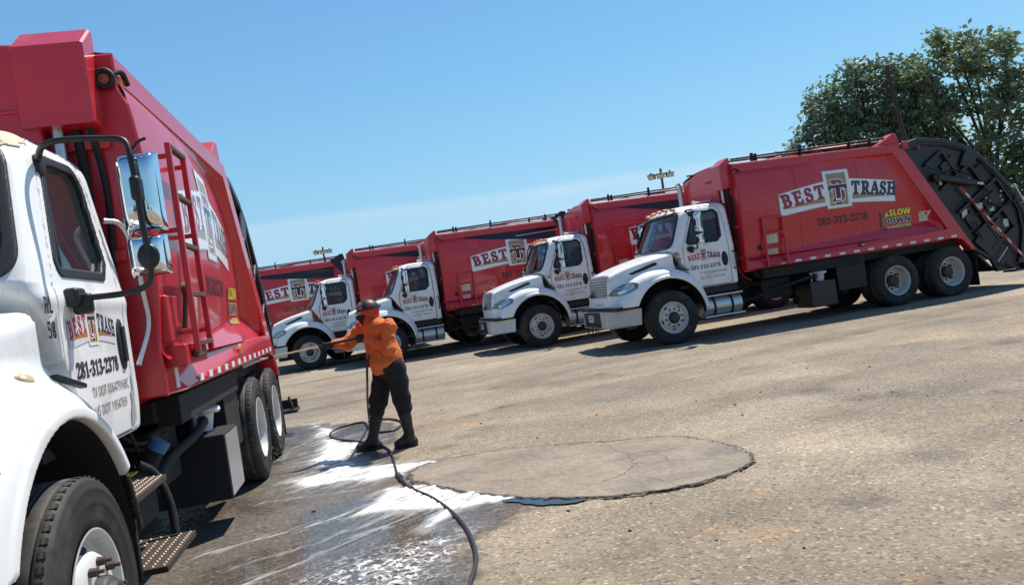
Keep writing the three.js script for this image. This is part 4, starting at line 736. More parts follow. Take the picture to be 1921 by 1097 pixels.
  each('tow_chain', [tube([[-1.22, 0.60, -0.34], [-1.24, 0.40, -0.36], [-1.25, 0.27, -0.26], [-1.24, 0.30, -0.14], [-1.22, 0.50, -0.10]], 0.012, 6, 24), tube([[-1.22, 0.58, 0.12], [-1.24, 0.40, 0.16], [-1.23, 0.36, 0.24], [-1.22, 0.52, 0.26]], 0.011, 6, 24), rod([-1.23, 0.52, -0.52], [-1.23, 0.52, 0.34], 0.016)], M.hub, bp);
  // --- mirrors
  for (const s of [1, -1]) {
    const m = new THREE.Group(); m.name = 'mirror'; m.position.y = near ? 0.02 : 0; t.add(m); const X = 0.62, Z = (z) => s * z;
    mesh('mirror_arm', [tube([[X + 0.16, 2.47, Z(0.93)], [X, 2.53, Z(1.04)], [X, 2.525, Z(1.30)], [X - 0.015, 2.50, Z(1.39)], [X - 0.04, 2.40, Z(1.415)], [X - 0.05, 2.1, Z(1.425)], [X - 0.045, 1.86, Z(1.43)], [X - 0.015, 1.80, Z(1.40)], [X, 1.775, Z(1.32)], [X, 1.775, Z(1.14)], [X, 1.78, Z(1.05)]], 0.0155, 10, 90), lathe([[0, 0.02], [0.05, 0.02], [0.058, 0], [0.05, -0.03]], 20).rotateX(s * Math.PI / 2).translate(X + 0.16, 2.465, Z(0.935)), box(X - 0.07, X + 0.06, 1.74, 1.83, Math.min(Z(1.03), Z(1.10)), Math.max(Z(1.03), Z(1.10)), 0.02), box(X - 0.03, X + 0.03, 1.70, 1.80, Math.min(Z(1.05), Z(1.14)), Math.max(Z(1.05), Z(1.14)), 0.02)], M.seal, m);
    const head = (y0, y1, z0, z1) => {
      const g = new RoundedBoxGeometry(0.10, y1 - y0, z1 - z0, 5, 0.045), p = g.attributes.position, n = g.attributes.normal, h = y1 - y0, w = z1 - z0;
      for (let i = 0; i < p.count; i++) if (p.getX(i) < 0) { const q = 1 - (p.getY(i) / (h / 2)) ** 2, r = 1 - (p.getZ(i) / (w / 2)) ** 2; p.setX(i, p.getX(i) - 0.03 * q * r); }
      g.computeVertexNormals(); return g.translate(X + 0.06, (y0 + y1) / 2, s * (z0 + z1) / 2);
    };
    const shell = (y0, y1, z0, z1) => [patch((u, v) => { const a = (u - 0.5) * 2, b = (v - 0.5) * 2, e = Math.pow(Math.max(0, 1 - Math.pow(Math.abs(a), 4)), 0.5) * Math.pow(Math.max(0, 1 - Math.pow(Math.abs(b), 6)), 0.5); return [X + 0.09 - 0.105 * e, (y0 + y1) / 2 + b * (y1 - y0) / 2, s * ((z0 + z1) / 2 + a * (z1 - z0) / 2)]; }, 28, 36)];
    each('mirror_housing', [...shell(2.06, 2.455, 1.315, 1.51), ...shell(1.845, 2.045, 1.315, 1.50)], M.chrome, m);
    each('mirror_glass', [box(X + 0.088, X + 0.096, 2.07, 2.445, Math.min(Z(1.325), Z(1.50)), Math.max(Z(1.325), Z(1.50)), 0), box(X + 0.088, X + 0.096, 1.855, 2.035, Math.min(Z(1.325), Z(1.49)), Math.max(Z(1.325), Z(1.49)), 0)], M.mirror, m);
    each('mirror_clamp', [lathe([[0, 0.02], [0.04, 0.018], [0.052, 0.0], [0.045, -0.03]], 18).rotateZ(Math.PI / 2).scale(1, 1.25, 1).translate(X - 0.045, 1.93, Z(1.43)), box(X - 0.075, X + 0.0, 2.20, 2.32, Math.min(Z(1.395), Z(1.445)), Math.max(Z(1.395), Z(1.445)), 0.02), tube([[X, 2.46, Z(1.42)], [X - 0.02, 2.49, Z(1.46)], [X - 0.02, 2.50, Z(1.49)]], 0.008, 6, 8)], M.seal, m);
  }
  // --- running gear
  const st = o.steer ?? 0;
  for (const s of [1, -1]) {
    wheel(t, 0, s * 1.06, 'front', st, o.fine && s > 0);
    for (const x of [5.05, 6.39]) { wheel(t, x, s * 1.06, 'rear'); wheel(t, x, s * 0.73, 'inner'); }
  }
  const ch = mesh('chassis', [box(-0.95, 7.2, 0.74, 1.0, 0.34, 0.46, 0), box(-0.95, 7.2, 0.74, 1.0, -0.46, -0.34, 0), ...[-0.9, 1.8, 2.9, 4.2, 5.7, 7.0].map((x) => box(x, x + 0.1, 0.76, 0.98, -0.36, 0.36, 0)),
    rod([0, 0.5, -1.0], [0, 0.5, 1.0], 0.07), rod([5.05, 0.52, -1], [5.05, 0.52, 1], 0.11), rod([6.39, 0.52, -1], [6.39, 0.52, 1], 0.11), rod([1.6, 0.7, 0], [6.4, 0.55, 0], 0.055),
    box(-0.7, 1.2, 0.55, 1.3, -0.33, 0.33, 0.05), box(1.2, 1.9, 0.55, 0.95, -0.28, 0.28, 0.05), box(4.9, 5.2, 0.38, 0.68, -0.22, 0.22, 0.08), box(6.24, 6.54, 0.38, 0.68, -0.22, 0.22, 0.08)], M.frame, t);
  mesh('under_guard', [box(1.95, 6.9, 1.02, 1.16, -0.99, 0.99, 0.01), box(2.05, 4.35, 0.98, 1.17, 0.97, 1.13, 0.01), box(2.05, 4.35, 0.98, 1.17, -1.13, -0.97, 0.01), box(1.65, 4.4, 0.62, 1.05, -0.52, 0.52, 0)], M.frame, ch);
  each('mud_guard', [box(3.72, 4.40, 0.50, 1.16, 1.06, 1.10, 0.01), box(3.72, 4.40, 0.50, 1.16, -1.10, -1.06, 0.01), box(3.72, 3.76, 0.5, 1.1, 0.5, 1.08, 0.006)], M.black, ch);
  each('mud_flap', [box(7.02, 7.035, 0.14, 0.92, 0.60, 1.19, 0.004), box(7.02, 7.035, 0.14, 0.92, -1.19, -0.60, 0.004)], M.rubber, ch);
  each('cross_tank', [rod([1.80, 0.86, -0.9], [1.80, 0.86, 0.62], 0.13, 18), box(2.10, 2.75, 0.55, 0.96, 0.5, 0.92, 0.03), rod([3.0, 0.42, 0.6], [4.1, 0.46, 0.6], 0.09, 14)], M.frame, ch);
  each('air_line', [tube([[1.62, 1.55, 0.55], [1.68, 1.3, 0.75], [1.75, 1.05, 0.8], [1.95, 0.92, 0.85], [2.4, 0.9, 0.93]], 0.016, 6, 24), tube([[1.64, 1.7, 0.3], [1.70, 1.2, 0.6], [1.86, 0.95, 0.72], [2.3, 0.80, 0.95]], 0.014, 6, 24), tube([[1.63, 1.5, 0.7], [1.66, 1.2, 0.86], [1.72, 1.0, 0.9], [1.82, 0.88, 0.9]], 0.013, 6, 20)], M.rubber, ch);
  if (!near) mesh('red_line', tube([[1.64, 1.42, 0.80], [1.68, 1.25, 0.88], [1.75, 1.08, 0.92], [1.9, 0.98, 0.92]], 0.018, 7, 20), M.redHose, ch);
  // hydraulic tank with filter housing and its hose
  const tk = mesh('hydraulic_tank', box(3.02, 3.60, 0.25, 0.76, 0.62, 1.19, 0.012), near ? M.frame : M.tail, t);
  if (near) { mesh('tank_face', box(3.04, 3.58, 0.27, 0.74, 1.191, 1.197, 0.004), M.steel, tk); }
  mesh('filter_cap', [lathe([[0, 0.06], [0.05, 0.06], [0.055, 0.04], [0.13, 0.035], [0.142, 0.01], [0.135, -0.01], [0.09, -0.015], [0.085, -0.16]], 26).rotateX(0.15).translate(3.40, 0.93, 0.98), rod([3.22, 0.76, 0.95], [3.22, 0.90, 0.95], 0.02), lathe([[0, 0.03], [0.035, 0.025], [0.03, -0.02]], 14).translate(3.22, 0.92, 0.95)], M.white2, tk);
  mesh('return_hose', tube([[3.30, 0.86, 1.0], [3.1, 0.86, 1.04], [2.75, 0.80, 1.02], [2.35, 0.74, 0.95], [1.95, 0.62, 0.88], [1.75, 0.60, 0.7]], 0.035, 10, 40), M.rubber, tk);
  if (!o.steps) {
    const ft = mesh('fuel_tank', [rod([0.74, 0.60, 0.86], [1.56, 0.60, 0.86], 0.205, 36), lathe([[0, 0.035], [0.16, 0.03], [0.20, 0]], 36).rotateZ(Math.PI / 2).translate(0.745, 0.60, 0.86), lathe([[0, 0.035], [0.16, 0.03], [0.20, 0]], 36).rotateZ(-Math.PI / 2).translate(1.555, 0.60, 0.86)], M.steel, t);
    for (const x of [0.96, 1.34]) mesh('tank_strap', new THREE.CylinderGeometry(0.212, 0.212, 0.05, 36).rotateZ(Math.PI / 2).translate(x, 0.60, 0.86), M.black, ft);
    each('tank_step', [box(0.72, 1.58, 0.79, 0.82, 0.80, 1.08, 0.006), box(0.72, 1.58, 0.39, 0.42, 0.82, 1.10, 0.006)], M.steel, ft);
    mesh('sill', box(0.68, 1.56, 0.84, 1.0, 0.55, 0.96, 0.02), M.black, ft);
  } else {
    const sp = mesh('step_bracket', [tube([[1.42, 0.86, 1.0], [1.50, 0.78, 1.06], [1.50, 0.60, 1.12], [1.46, 0.42, 1.14]], 0.024, 8, 24), box(0.80, 0.84, 0.36, 1.0, 0.78, 1.12, 0.006), box(0.84, 1.5, 0.3, 0.95, 0.52, 0.78, 0.02), box(0.86, 1.44, 0.45, 0.70, 0.80, 0.86, 0.006)], M.frame, t);
    for (const [y, z1, x1] of [[0.775, 1.14, 1.44], [0.41, 1.24, 1.50]]) { const s = mesh('step', [box(0.82, x1, y - 0.035, y, 0.86, z1, 0.006)], M.tread, sp); const nub = []; for (let i = 0; i < 15; i++) for (let k = 0; k < 7; k++) nub.push(new THREE.ConeGeometry(0.011, 0.009, 6).translate(0.85 + i * (x1 - 0.88) / 14, y + 0.004, 0.885 + k * (z1 - 0.91) / 6)); tag(mesh('step_studs', nub, M.stud, sp), null, null, null, 'stuff'); }
    const dt = mesh('fluid_tank', [box(1.55, 2.05, 0.42, 0.76, 0.50, 0.92, 0.05), rod([1.86, 0.74, 0.90], [1.88, 0.86, 0.98], 0.05, 18)], M.frame, t);
    mesh('fluid_cap', new THREE.CylinderGeometry(0.062, 0.058, 0.07, 22).rotateX(0.6).rotateZ(-0.12).translate(1.885, 0.89, 1.005), M.blue, dt);
    mesh('warning_tag', box(1.60, 1.76, 0.765, 0.772, 0.70, 0.90, 0.002), M.yellow, dt);
  }
  // --- body
  const b = mesh('refuse_body', [BODY.core], M.redPlain, t);
  mesh('body_roof', BODY.roof, M.redPlain, b); mesh('front_wall', BODY.front, M.redPlain, b); each('front_rib', BODY.ribs, M.redPlain, b);
  for (const k of [0, 1]) { mesh('side_panel', BODY.panel[k], M.red, b); mesh('side_frame', BODY.frame[k], M.red, b); if (o.wedge) { mesh('dark_band', BODY.wedge[k], M.navy, b); } }
  if (o.rod) mesh('silver_trim', rod([4.0, 3.0, 1.125], [5.3, 3.04, 1.09], 0.02), M.steel, b);
  addDecal('body_logo', onPanel(2.55, 5.42, 2.06, 2.96, 1, 44, 18), PM.logo, b);
  addDecal('body_phone', onPanel(3.33, 4.72, 1.83, 2.05, 1, 16, 6), PM.phone, b);
  addDecal('slow_down_sticker', onPanel(4.90, 5.76, 1.56, 2.04, 1, 10, 8), PM.slow, b);
  if (!near) { addDecal('notice_sticker', onPanel(5.92, 6.13, 1.66, 1.86, 1, 4, 4), PM.sticker, b); addDecal('notice_sticker', onPanel(2.22, 2.46, 1.66, 1.86, 1, 4, 4), PM.sticker, b); addDecal('notice_sticker', onPanel(2.22, 2.44, 1.44, 1.58, 1, 4, 4), PM.sticker, b); }
  else addDecal('notice_sticker', onPanel(2.72, 2.90, 1.58, 1.86, 1, 4, 4), PM.sticker, b);
  const n = o.fine ? 13 : 12;
  for (let k = 0; k < n; k++) { const x = 2.42 + k * 0.338; const r = mesh('reflector_strip', strip, M.white2, b); r.position.set(x + 0.07, 1.245, 1.2005); }
  if (near) { const r = mesh('reflector_strip', strip, M.white2, b); r.rotation.set(0, -0.25, Math.PI / 2); r.scale.set(1.5, 0.9, 1); r.position.set(1.93, 1.33, 1.166); }
  mesh('side_marker_light', [lathe([[0, 0.022], [0.05, 0.018], [0.062, 0]], 20).rotateX(Math.PI / 2).scale(1.25, 0.75, 1).translate(4.34, 1.36, 1.196)], near ? M.amber : M.black, b);
  if (!near) mesh('side_marker_lens', lathe([[0, 0.012], [0.035, 0.01], [0.045, 0]], 18).rotateX(Math.PI / 2).scale(1.2, 0.6, 1).translate(4.34, 1.36, 1.214), M.amber, b);
  for (const k of [1, -1]) each('weld_seam', [patch((u, v) => { const y = mix(1.47, 3.1, v), x = 3.02 + (u - 0.5) * 0.016; return [x, y, k * (panelZ(x, y) + 0.004)]; }, 1, 24), patch((u, v) => { const y = mix(1.5, 3.1, v), x = 4.52 + (u - 0.5) * 0.016; return [x, y, k * (panelZ(x, y) + 0.004)]; }, 1, 24), patch((u, v) => { const x = mix(1.76, 2.06, u), y = 2.34 + (v - 0.5) * 0.018; return [x, y, k * (panelZ(x, y) + 0.005)]; }, 8, 1)], M.redPlain, b);
  // top rails
  if (!near) each('roof_pipe', [pipeRun(1.0), pipeRun(0.93, 3.40, 3.43), pipeRun(-1.0)], M.black, b);
  if (!near) for (const [x, h] of [[2.25, 0.15], [2.33, 0.13], [3.35, 0.20], [4.5, 0.13], [5.0, 0.17]]) mesh('pipe_bracket', [box(x - 0.018, x + 0.018, 3.31, 3.36 + h, 0.96, 1.04, 0.005)], M.black, b);
  mesh('roof_tarp', patch((u, v) => { const x = mix(2.6, 5.3, u), z = mix(0.90, 0.62, v); return [x, 3.38 + 0.035 * Math.sin(v * 3.14) + 0.05 * vnoise(x * 3.1, v * 2 + 4) + 0.04 * u, z]; }, 40, 5), M.redPlain, b);
  each('top_gusset', [prism([[5.0, 3.31], [5.66, 3.31], [5.60, 3.55], [5.50, 3.56], [5.30, 3.45]], 0.86, 1.08, 0.01), prism([[5.0, 3.31], [5.66, 3.31], [5.60, 3.55], [5.50, 3.56], [5.30, 3.45]], -1.08, -0.86, 0.01)], o.wedge ? M.navy : M.redPlain, b);
  if (o.wedge) each('rear_plate', [1, -1].map((k) => patch((u, v) => { const y = mix(2.80, 3.325, v), x1 = slantX(y) - 0.015, x = k > 0 ? mix(x1 - 0.36 - 0.1 * v, x1, u) : mix(x1, x1 - 0.36 - 0.1 * v, u); return [x, y, k * (frameZ(y) + 0.004)]; }, 4, 6)), M.navy, b);
  // front bulkhead and cylinder housing
  const cw = mesh('cowl', [bulkhead], M.red, t); mesh('cowl_seam', box(1.545, 1.575, 2.965, 2.985, -0.77, 0.69, 0.004), M.red, cw);
  mesh('cylinder_housing', [cowlBox], M.red, cw);
  if (!near) addDecal('maker_name', patch((u, v) => [1.555, mix(3.03, 3.14, v), mix(0.22, 0.66, u)], 1, 1), PM.maker, cw);
  each('cowl_hose', [tube([[1.66, 2.95, 0.86], [1.68, 2.6, 0.88], [1.67, 2.0, 0.85], [1.66, 1.5, 0.7]], 0.028, 8, 24), tube([[1.64, 2.9, 0.95], [1.70, 2.5, 0.98], [1.68, 1.9, 0.95], [1.70, 1.3, 0.9]], 0.02, 8, 24), tube([[1.70, 3.18, 1.09], [1.78, 3.22, 1.14], [1.86, 3.16, 1.15]], 0.018, 6, 12)], M.rubber, cw);
  mesh('cylinder_rod', rod([1.62, 2.60, 0.78], [1.62, 2.9, 0.78], 0.035), M.steel, cw);
  if (near) { mesh('front_lamp', new THREE.TorusGeometry(0.052, 0.017, 8, 24).rotateY(-Math.PI / 2).translate(1.70, 3.16, 1.06).translate(-0.02, 0, 0), M.black, cw); mesh('front_lamp_lens', lathe([[0, 0.02], [0.03, 0.015], [0.045, 0]], 20).rotateZ(Math.PI / 2).translate(1.69, 3.16, 1.06), new THREE.MeshPhysicalMaterial({ color: rgb(0.28, 0.09, 0.04), roughness: 0.3 }), cw); mesh('corner_lamp', box(1.76, 1.85, 3.13, 3.19, 1.10, 1.14, 0.015), M.amber, cw); }
  else mesh('corner_lamp', box(1.80, 1.85, 3.20, 3.25, 1.11, 1.135, 0.012), o.wedge ? M.amber : M.redPlain, cw);
  // ladder
  const [lx, ly, lh, lz] = near ? [2.02, 1.43, 1.38, 1.30] : [2.14, 1.20, 0.98, 1.235];
  const ld = new THREE.Group(); ld.name = 'ladder'; t.add(ld);
  for (const x of [0, 0.44]) { const r = mesh('ladder_rail', ladderGeo.rail(lh), M.redPlain, ld); r.position.set(lx + x, ly, lz); }
  const nr = near ? 5 : 4; for (let k = 0; k < nr; k++) { const r = mesh('ladder_rung', ladderGeo.rung, near ? M.rust : M.redPlain, ld); r.position.set(lx, ly + 0.06 + k * (lh - 0.08) / (nr - 1), lz); }
  each('ladder_bracket', [0.1, 0.62, 1].flatMap((q) => [0, 0.44].map((x) => box(lx + x - 0.016, lx + x + 0.016, ly + q * (lh - 0.1), ly + q * (lh - 0.1) + 0.03, 1.10, lz, 0.004))), M.redPlain, ld);
  if (near) {
    each('control_box', [box(1.80, 2.10, 1.52, 1.82, 1.09, 1.20, 0.015), box(1.86, 2.5, 1.36, 1.50, 1.12, 1.26, 0.012)], M.redPlain, b);
    each('control_valve', [box(2.0, 2.3, 1.40, 1.47, 1.27, 1.30, 0.01), rod([2.15, 1.6, 1.21], [2.15, 1.85, 1.25], 0.016), lathe([[0, 0.02], [0.04, 0.01], [0.045, -0.03]], 16).rotateX(Math.PI / 2).translate(2.15, 1.86, 1.26)], M.rust, b);
  } else mesh('latch_box', box(2.0, 2.09, 1.56, 1.66, 1.12, 1.17, 0.02), M.black, b);
  // exhaust stack
  mesh('exhaust_stack', [rod([1.47, 1.1, -0.80], [1.47, 3.12, -0.80], 0.062, 20), tube([[1.47, 3.10, -0.80], [1.46, 3.18, -0.80], [1.42, 3.25, -0.80]], 0.06, 16, 8)], M.steel, t);
  // --- tailgate
  const tg = mesh('tailgate', TAIL.hood, M.tail, t);
  each('side_wall', TAIL.wall, M.tail, tg); each('wall_frame', TAIL.ring, M.tail, tg); mesh('tailgate_rim', TAIL.lip, M.tail, tg);
  each('hopper_floor', [bar([7.55, 0.40, 0], [8.30, 0.40, 0], 0.06, 2.06), bar([7.10, 0.90, 0], [7.56, 0.42, 0], 0.05, 2.06)], M.tail, tg);
  for (const s of [1, -1]) {
    const Z = s * 1.10, R = (a, bb, w, z = Z, th = 0.05) => bar([...a, z], [...bb, z], w, th, [0, 0, 1]);
    const rib = (l, a, bb, w) => mesh('tailgate_rib', bar([...a, Z], [...bb, Z], 0.07, w, [0, 0, 1]), M.tail, tg);
const at = (a, q) => [5.90 + a * 0.86 + q * 0.51, 3.05 + a * 0.51 - q * 0.86];
    for (const [a0, a1, q, w] of [[0.1, 0.62, 0.35, 0.07], [0.1, 1.02, 0.98, 0.06], [0.12, 1.35, 1.62, 0.07], [0.15, 1.40, 2.22, 0.06], [0.3, 1.10, 2.72, 0.06]]) rib(0, at(a0, q), at(a1, q), w);
    for (const [q0, q1, a, w] of [[0.35, 1.0, 0.62, 0.05], [1.0, 1.6, 1.0, 0.06], [1.65, 2.2, 1.35, 0.05], [1.65, 2.7, 0.55, 0.07], [2.25, 2.75, 1.05, 0.05]]) rib(0, at(a, q0), at(a, q1), w);
    mesh('packer_plate', prism([[7.02, 2.72], [7.32, 2.62], [7.52, 2.90], [7.20, 3.02]], s > 0 ? 1.09 : -1.13, s > 0 ? 1.13 : -1.09, 0.01), M.tail, tg);
    if (near) { tg.scale.z = 0.90; continue; }
    for (const [a, q, w, h] of [[0.60, 0.68, .4, .22], [1.15, 1.32, .20, .36], [0.30, 1.95, .26, .34], [0.95, 1.92, .42, .26], [0.75, 2.47, .24, .30]]) { const [x, y] = at(a, q); mesh('tailgate_bracket', box(-w / 2, w / 2, -h / 2, h / 2, s > 0 ? 0 : -0.05, s > 0 ? 0.05 : 0, 0.012).rotateZ(0.535).translate(x, y, s * 1.06), M.tail, tg); }
    each('control_pipe', [tube([[6.2, 2.75, Z * 1.04], [6.5, 2.62, Z * 1.07], [6.9, 2.62, Z * 1.05], [7.2, 2.45, Z * 1.06]], 0.013, 6, 20), tube([[6.7, 1.75, Z * 1.03], [6.9, 1.95, Z * 1.06], [7.25, 1.9, Z * 1.07], [7.55, 2.1, Z * 1.05]], 0.013, 6, 20), tube([[7.35, 2.7, Z * 1.04], [7.6, 2.6, Z * 1.07], [7.75, 2.3, Z * 1.06]], 0.012, 6, 16)], M.rubber, tg);
    for (const [x, y] of [[7.55, 1.95], [7.62, 1.88], [7.95, 2.05], [7.92, 1.95], [7.95, 1.86], [7.18, 2.42], [6.75, 2.45]]) mesh('valve_fitting', lathe([[0, 0.02], [0.018, 0.018], [0.022, 0.0], [0.016, -0.02]], 10).rotateX(s * Math.PI / 2).translate(x, y, s * 1.13), M.paper, tg);
    mesh('hydraulic_cylinder', [rod([6.36, 2.52, Z * 1.06], [7.30, 2.30, Z * 1.06], 0.07, 18), lathe([[0, 0.06], [0.09, 0.05], [0.09, -0.05], [0, -0.06]], 18).rotateX(Math.PI / 2).translate(6.36, 2.52, Z * 1.05)], M.tail, tg);
    mesh('cylinder_piston', [rod([7.30, 2.30, Z * 1.06], [7.48, 2.26, Z * 1.06], 0.035, 12)], M.steel, tg);
    mesh('lower_plate', prism([[7.12, 1.05], [7.42, 1.42], [7.78, 1.02], [7.50, 0.66]], s > 0 ? 1.09 : -1.12, s > 0 ? 1.12 : -1.09, 0.01), M.tail, tg);
    mesh('tape_backing', R([6.92, 2.26], [8.30, 0.56], 0.02, s * 1.135, 0.055), M.redTape, tg);
    for (let k = 0; k < 6; k++) { const q = mesh('reflector_strip', strip, M.paper, tg), w = (k + 0.72) / 6.2; q.position.set(mix(6.92, 8.30, w), mix(2.26, 0.56, w), s * 1.1465); q.rotation.z = Math.atan2(-1.70, 1.38); if (s < 0) q.rotation.y = 0; q.scale.set(1.0, 0.95, 1); }
    for (const [x, y, w] of [[6.99, 1.68, .14], [7.42, 1.80, .10], [7.69, 1.74, .13], [8.0, 1.36, .13], [6.62, 2.68, .07], [6.5, 2.4, .07]]) mesh('notice_sticker', box(x - w / 2, x + w / 2, y - w * 0.65, y + w * 0.65, s > 0 ? 1.091 : -1.094, s > 0 ? 1.094 : -1.091, 0), M.paper, tg);
    each('tailgate_hose', [tube([[7.62, 1.84, Z * 1.03], [7.8, 1.74, Z * 1.05], [8.05, 1.74, Z * 1.05], [8.25, 1.84, Z * 1.04], [8.33, 1.98, Z * 1.02]], 0.018, 6, 26), tube([[7.2, 1.5, Z * 1.04], [7.18, 1.3, Z * 1.07], [7.3, 1.1, Z * 1.05]], 0.014, 6, 18), tube([[7.5, 2.25, Z * 1.05], [7.6, 2.0, Z * 1.07], [7.45, 1.7, Z * 1.06], [7.2, 1.62, Z * 1.04]], 0.014, 6, 22)], M.rubber, tg);
    each('grab_bar', [rod([7.60, 0.56, Z * 1.04], [7.90, 0.84, Z * 1.04], 0.016), rod([8.30, 2.16, Z * 1.05], [8.60, 1.50, Z * 1.05], 0.018)], M.steel, tg);
    each('hinge_lug', [box(5.66, 5.80, 3.20, 3.36, Math.min(Z, Z * 1.05), Math.max(Z, Z * 1.05), 0.02), box(6.02, 6.08, 3.17, 3.22, Math.min(Z, Z * 1.05), Math.max(Z, Z * 1.05), 0.01)], M.redPlain, tg);
    const lights = []; for (let k = 0; k < 5; k++) lights.push(box(7.62 + k * 0.05, 7.66 + k * 0.05, 1.28 - k * 0.055, 1.34 - k * 0.055, Math.min(Z * 1.0, Z * 1.015), Math.max(Z * 1.0, Z * 1.015), 0.006)); tag(mesh('bolt_row', lights, M.paper, tg), null, null, null, 'stuff');
  }
  mesh('riding_step', [box(7.85, 8.25, 0.30, 0.34, 0.98, 1.28, 0.008), bar([7.75, 0.52, 1.2], [8.1, 0.32, 1.2], 0.05, 0.03), box(8.2, 8.24, 0.30, 0.46, 1.05, 1.26, 0.01)], M.tail, t);
    return t;
}
makeTruck({ pos: [6.492, 0, -15.686], label: 'nearest truck of the parked row, marked RL 39, full side and black tailgate in view', unit: '39', fine: true, steer: 0 });
makeTruck({ pos: [5.091, 0, -20.261], label: 'second parked truck from the right, its grille just left of the truck marked RL 39', unit: '36', wedge: true });
const mid = makeTruck({ pos: [1.658, 0, -23.762], label: 'middle truck of the parked row, its front wheel hidden behind the worker in orange', wedge: true });
for (const [x, z, l] of [[-0.556, -26.447, 'fourth parked truck from the right, its white cab between the worker and the near truck'], [-4.65, -29.3, 'farthest truck of the row, only its red body showing beside the near truck\'s tail']]) {
  const c = mid.clone(); c.name = numbered('refuse_truck'); c.position.set(x, 0, z); c.rotation.y = x < -2 ? -0.008 : 0.007; c.userData.label = l; scene.add(c);
}
mesh('silver_trim', rod([4.0, 3.0, 1.125], [5.3, 3.04, 1.09], 0.02), M.steel, mid.children.find((c) => c.name === 'refuse_body'));
makeTruck({ pos: [-2.2254, 0, -3.6848], turn: THREE.MathUtils.degToRad(90 - 3.1), label: 'near truck at the left being washed, marked RL 58, with chrome mirrors', unit: '58', fine: true, near: true, steps: true });
// ---------------------------------------------------------------- the worker with the pressure washer
const cap = (a, b, ra, rb) => {                                     // tapered capsule
  const d = [b[0] - a[0], b[1] - a[1], b[2] - a[2]], l2 = d[0] ** 2 + d[1] ** 2 + d[2] ** 2;
  return (x, y, z) => { const px = x - a[0], py = y - a[1], pz = z - a[2], t = clamp((px * d[0] + py * d[1] + pz * d[2]) / l2); return Math.hypot(px - d[0] * t, py - d[1] * t, pz - d[2] * t) - mix(ra, rb, t); };
};
const ball = (c, r, s = [1, 1, 1]) => (x, y, z) => (Math.hypot((x - c[0]) / s[0], (y - c[1]) / s[1], (z - c[2]) / s[2]) - r) * Math.min(...s);
const blend = (k, ...f) => (x, y, z) => { let d = f[0](x, y, z); for (let i = 1; i < f.length; i++) d = smin(d, f[i](x, y, z), k); return d; };
const fold = (x, y, z, f) => Math.sin(x * f + 3 * Math.sin(y * f * 0.6 + 1) + z * f * 0.7) * Math.sin(y * f * 1.3 + 2 * Math.sin(z * f * 0.8)) * 0.5 + (vnoise(x * f * 0.9 + z * f, y * f * 0.8) - 0.5);
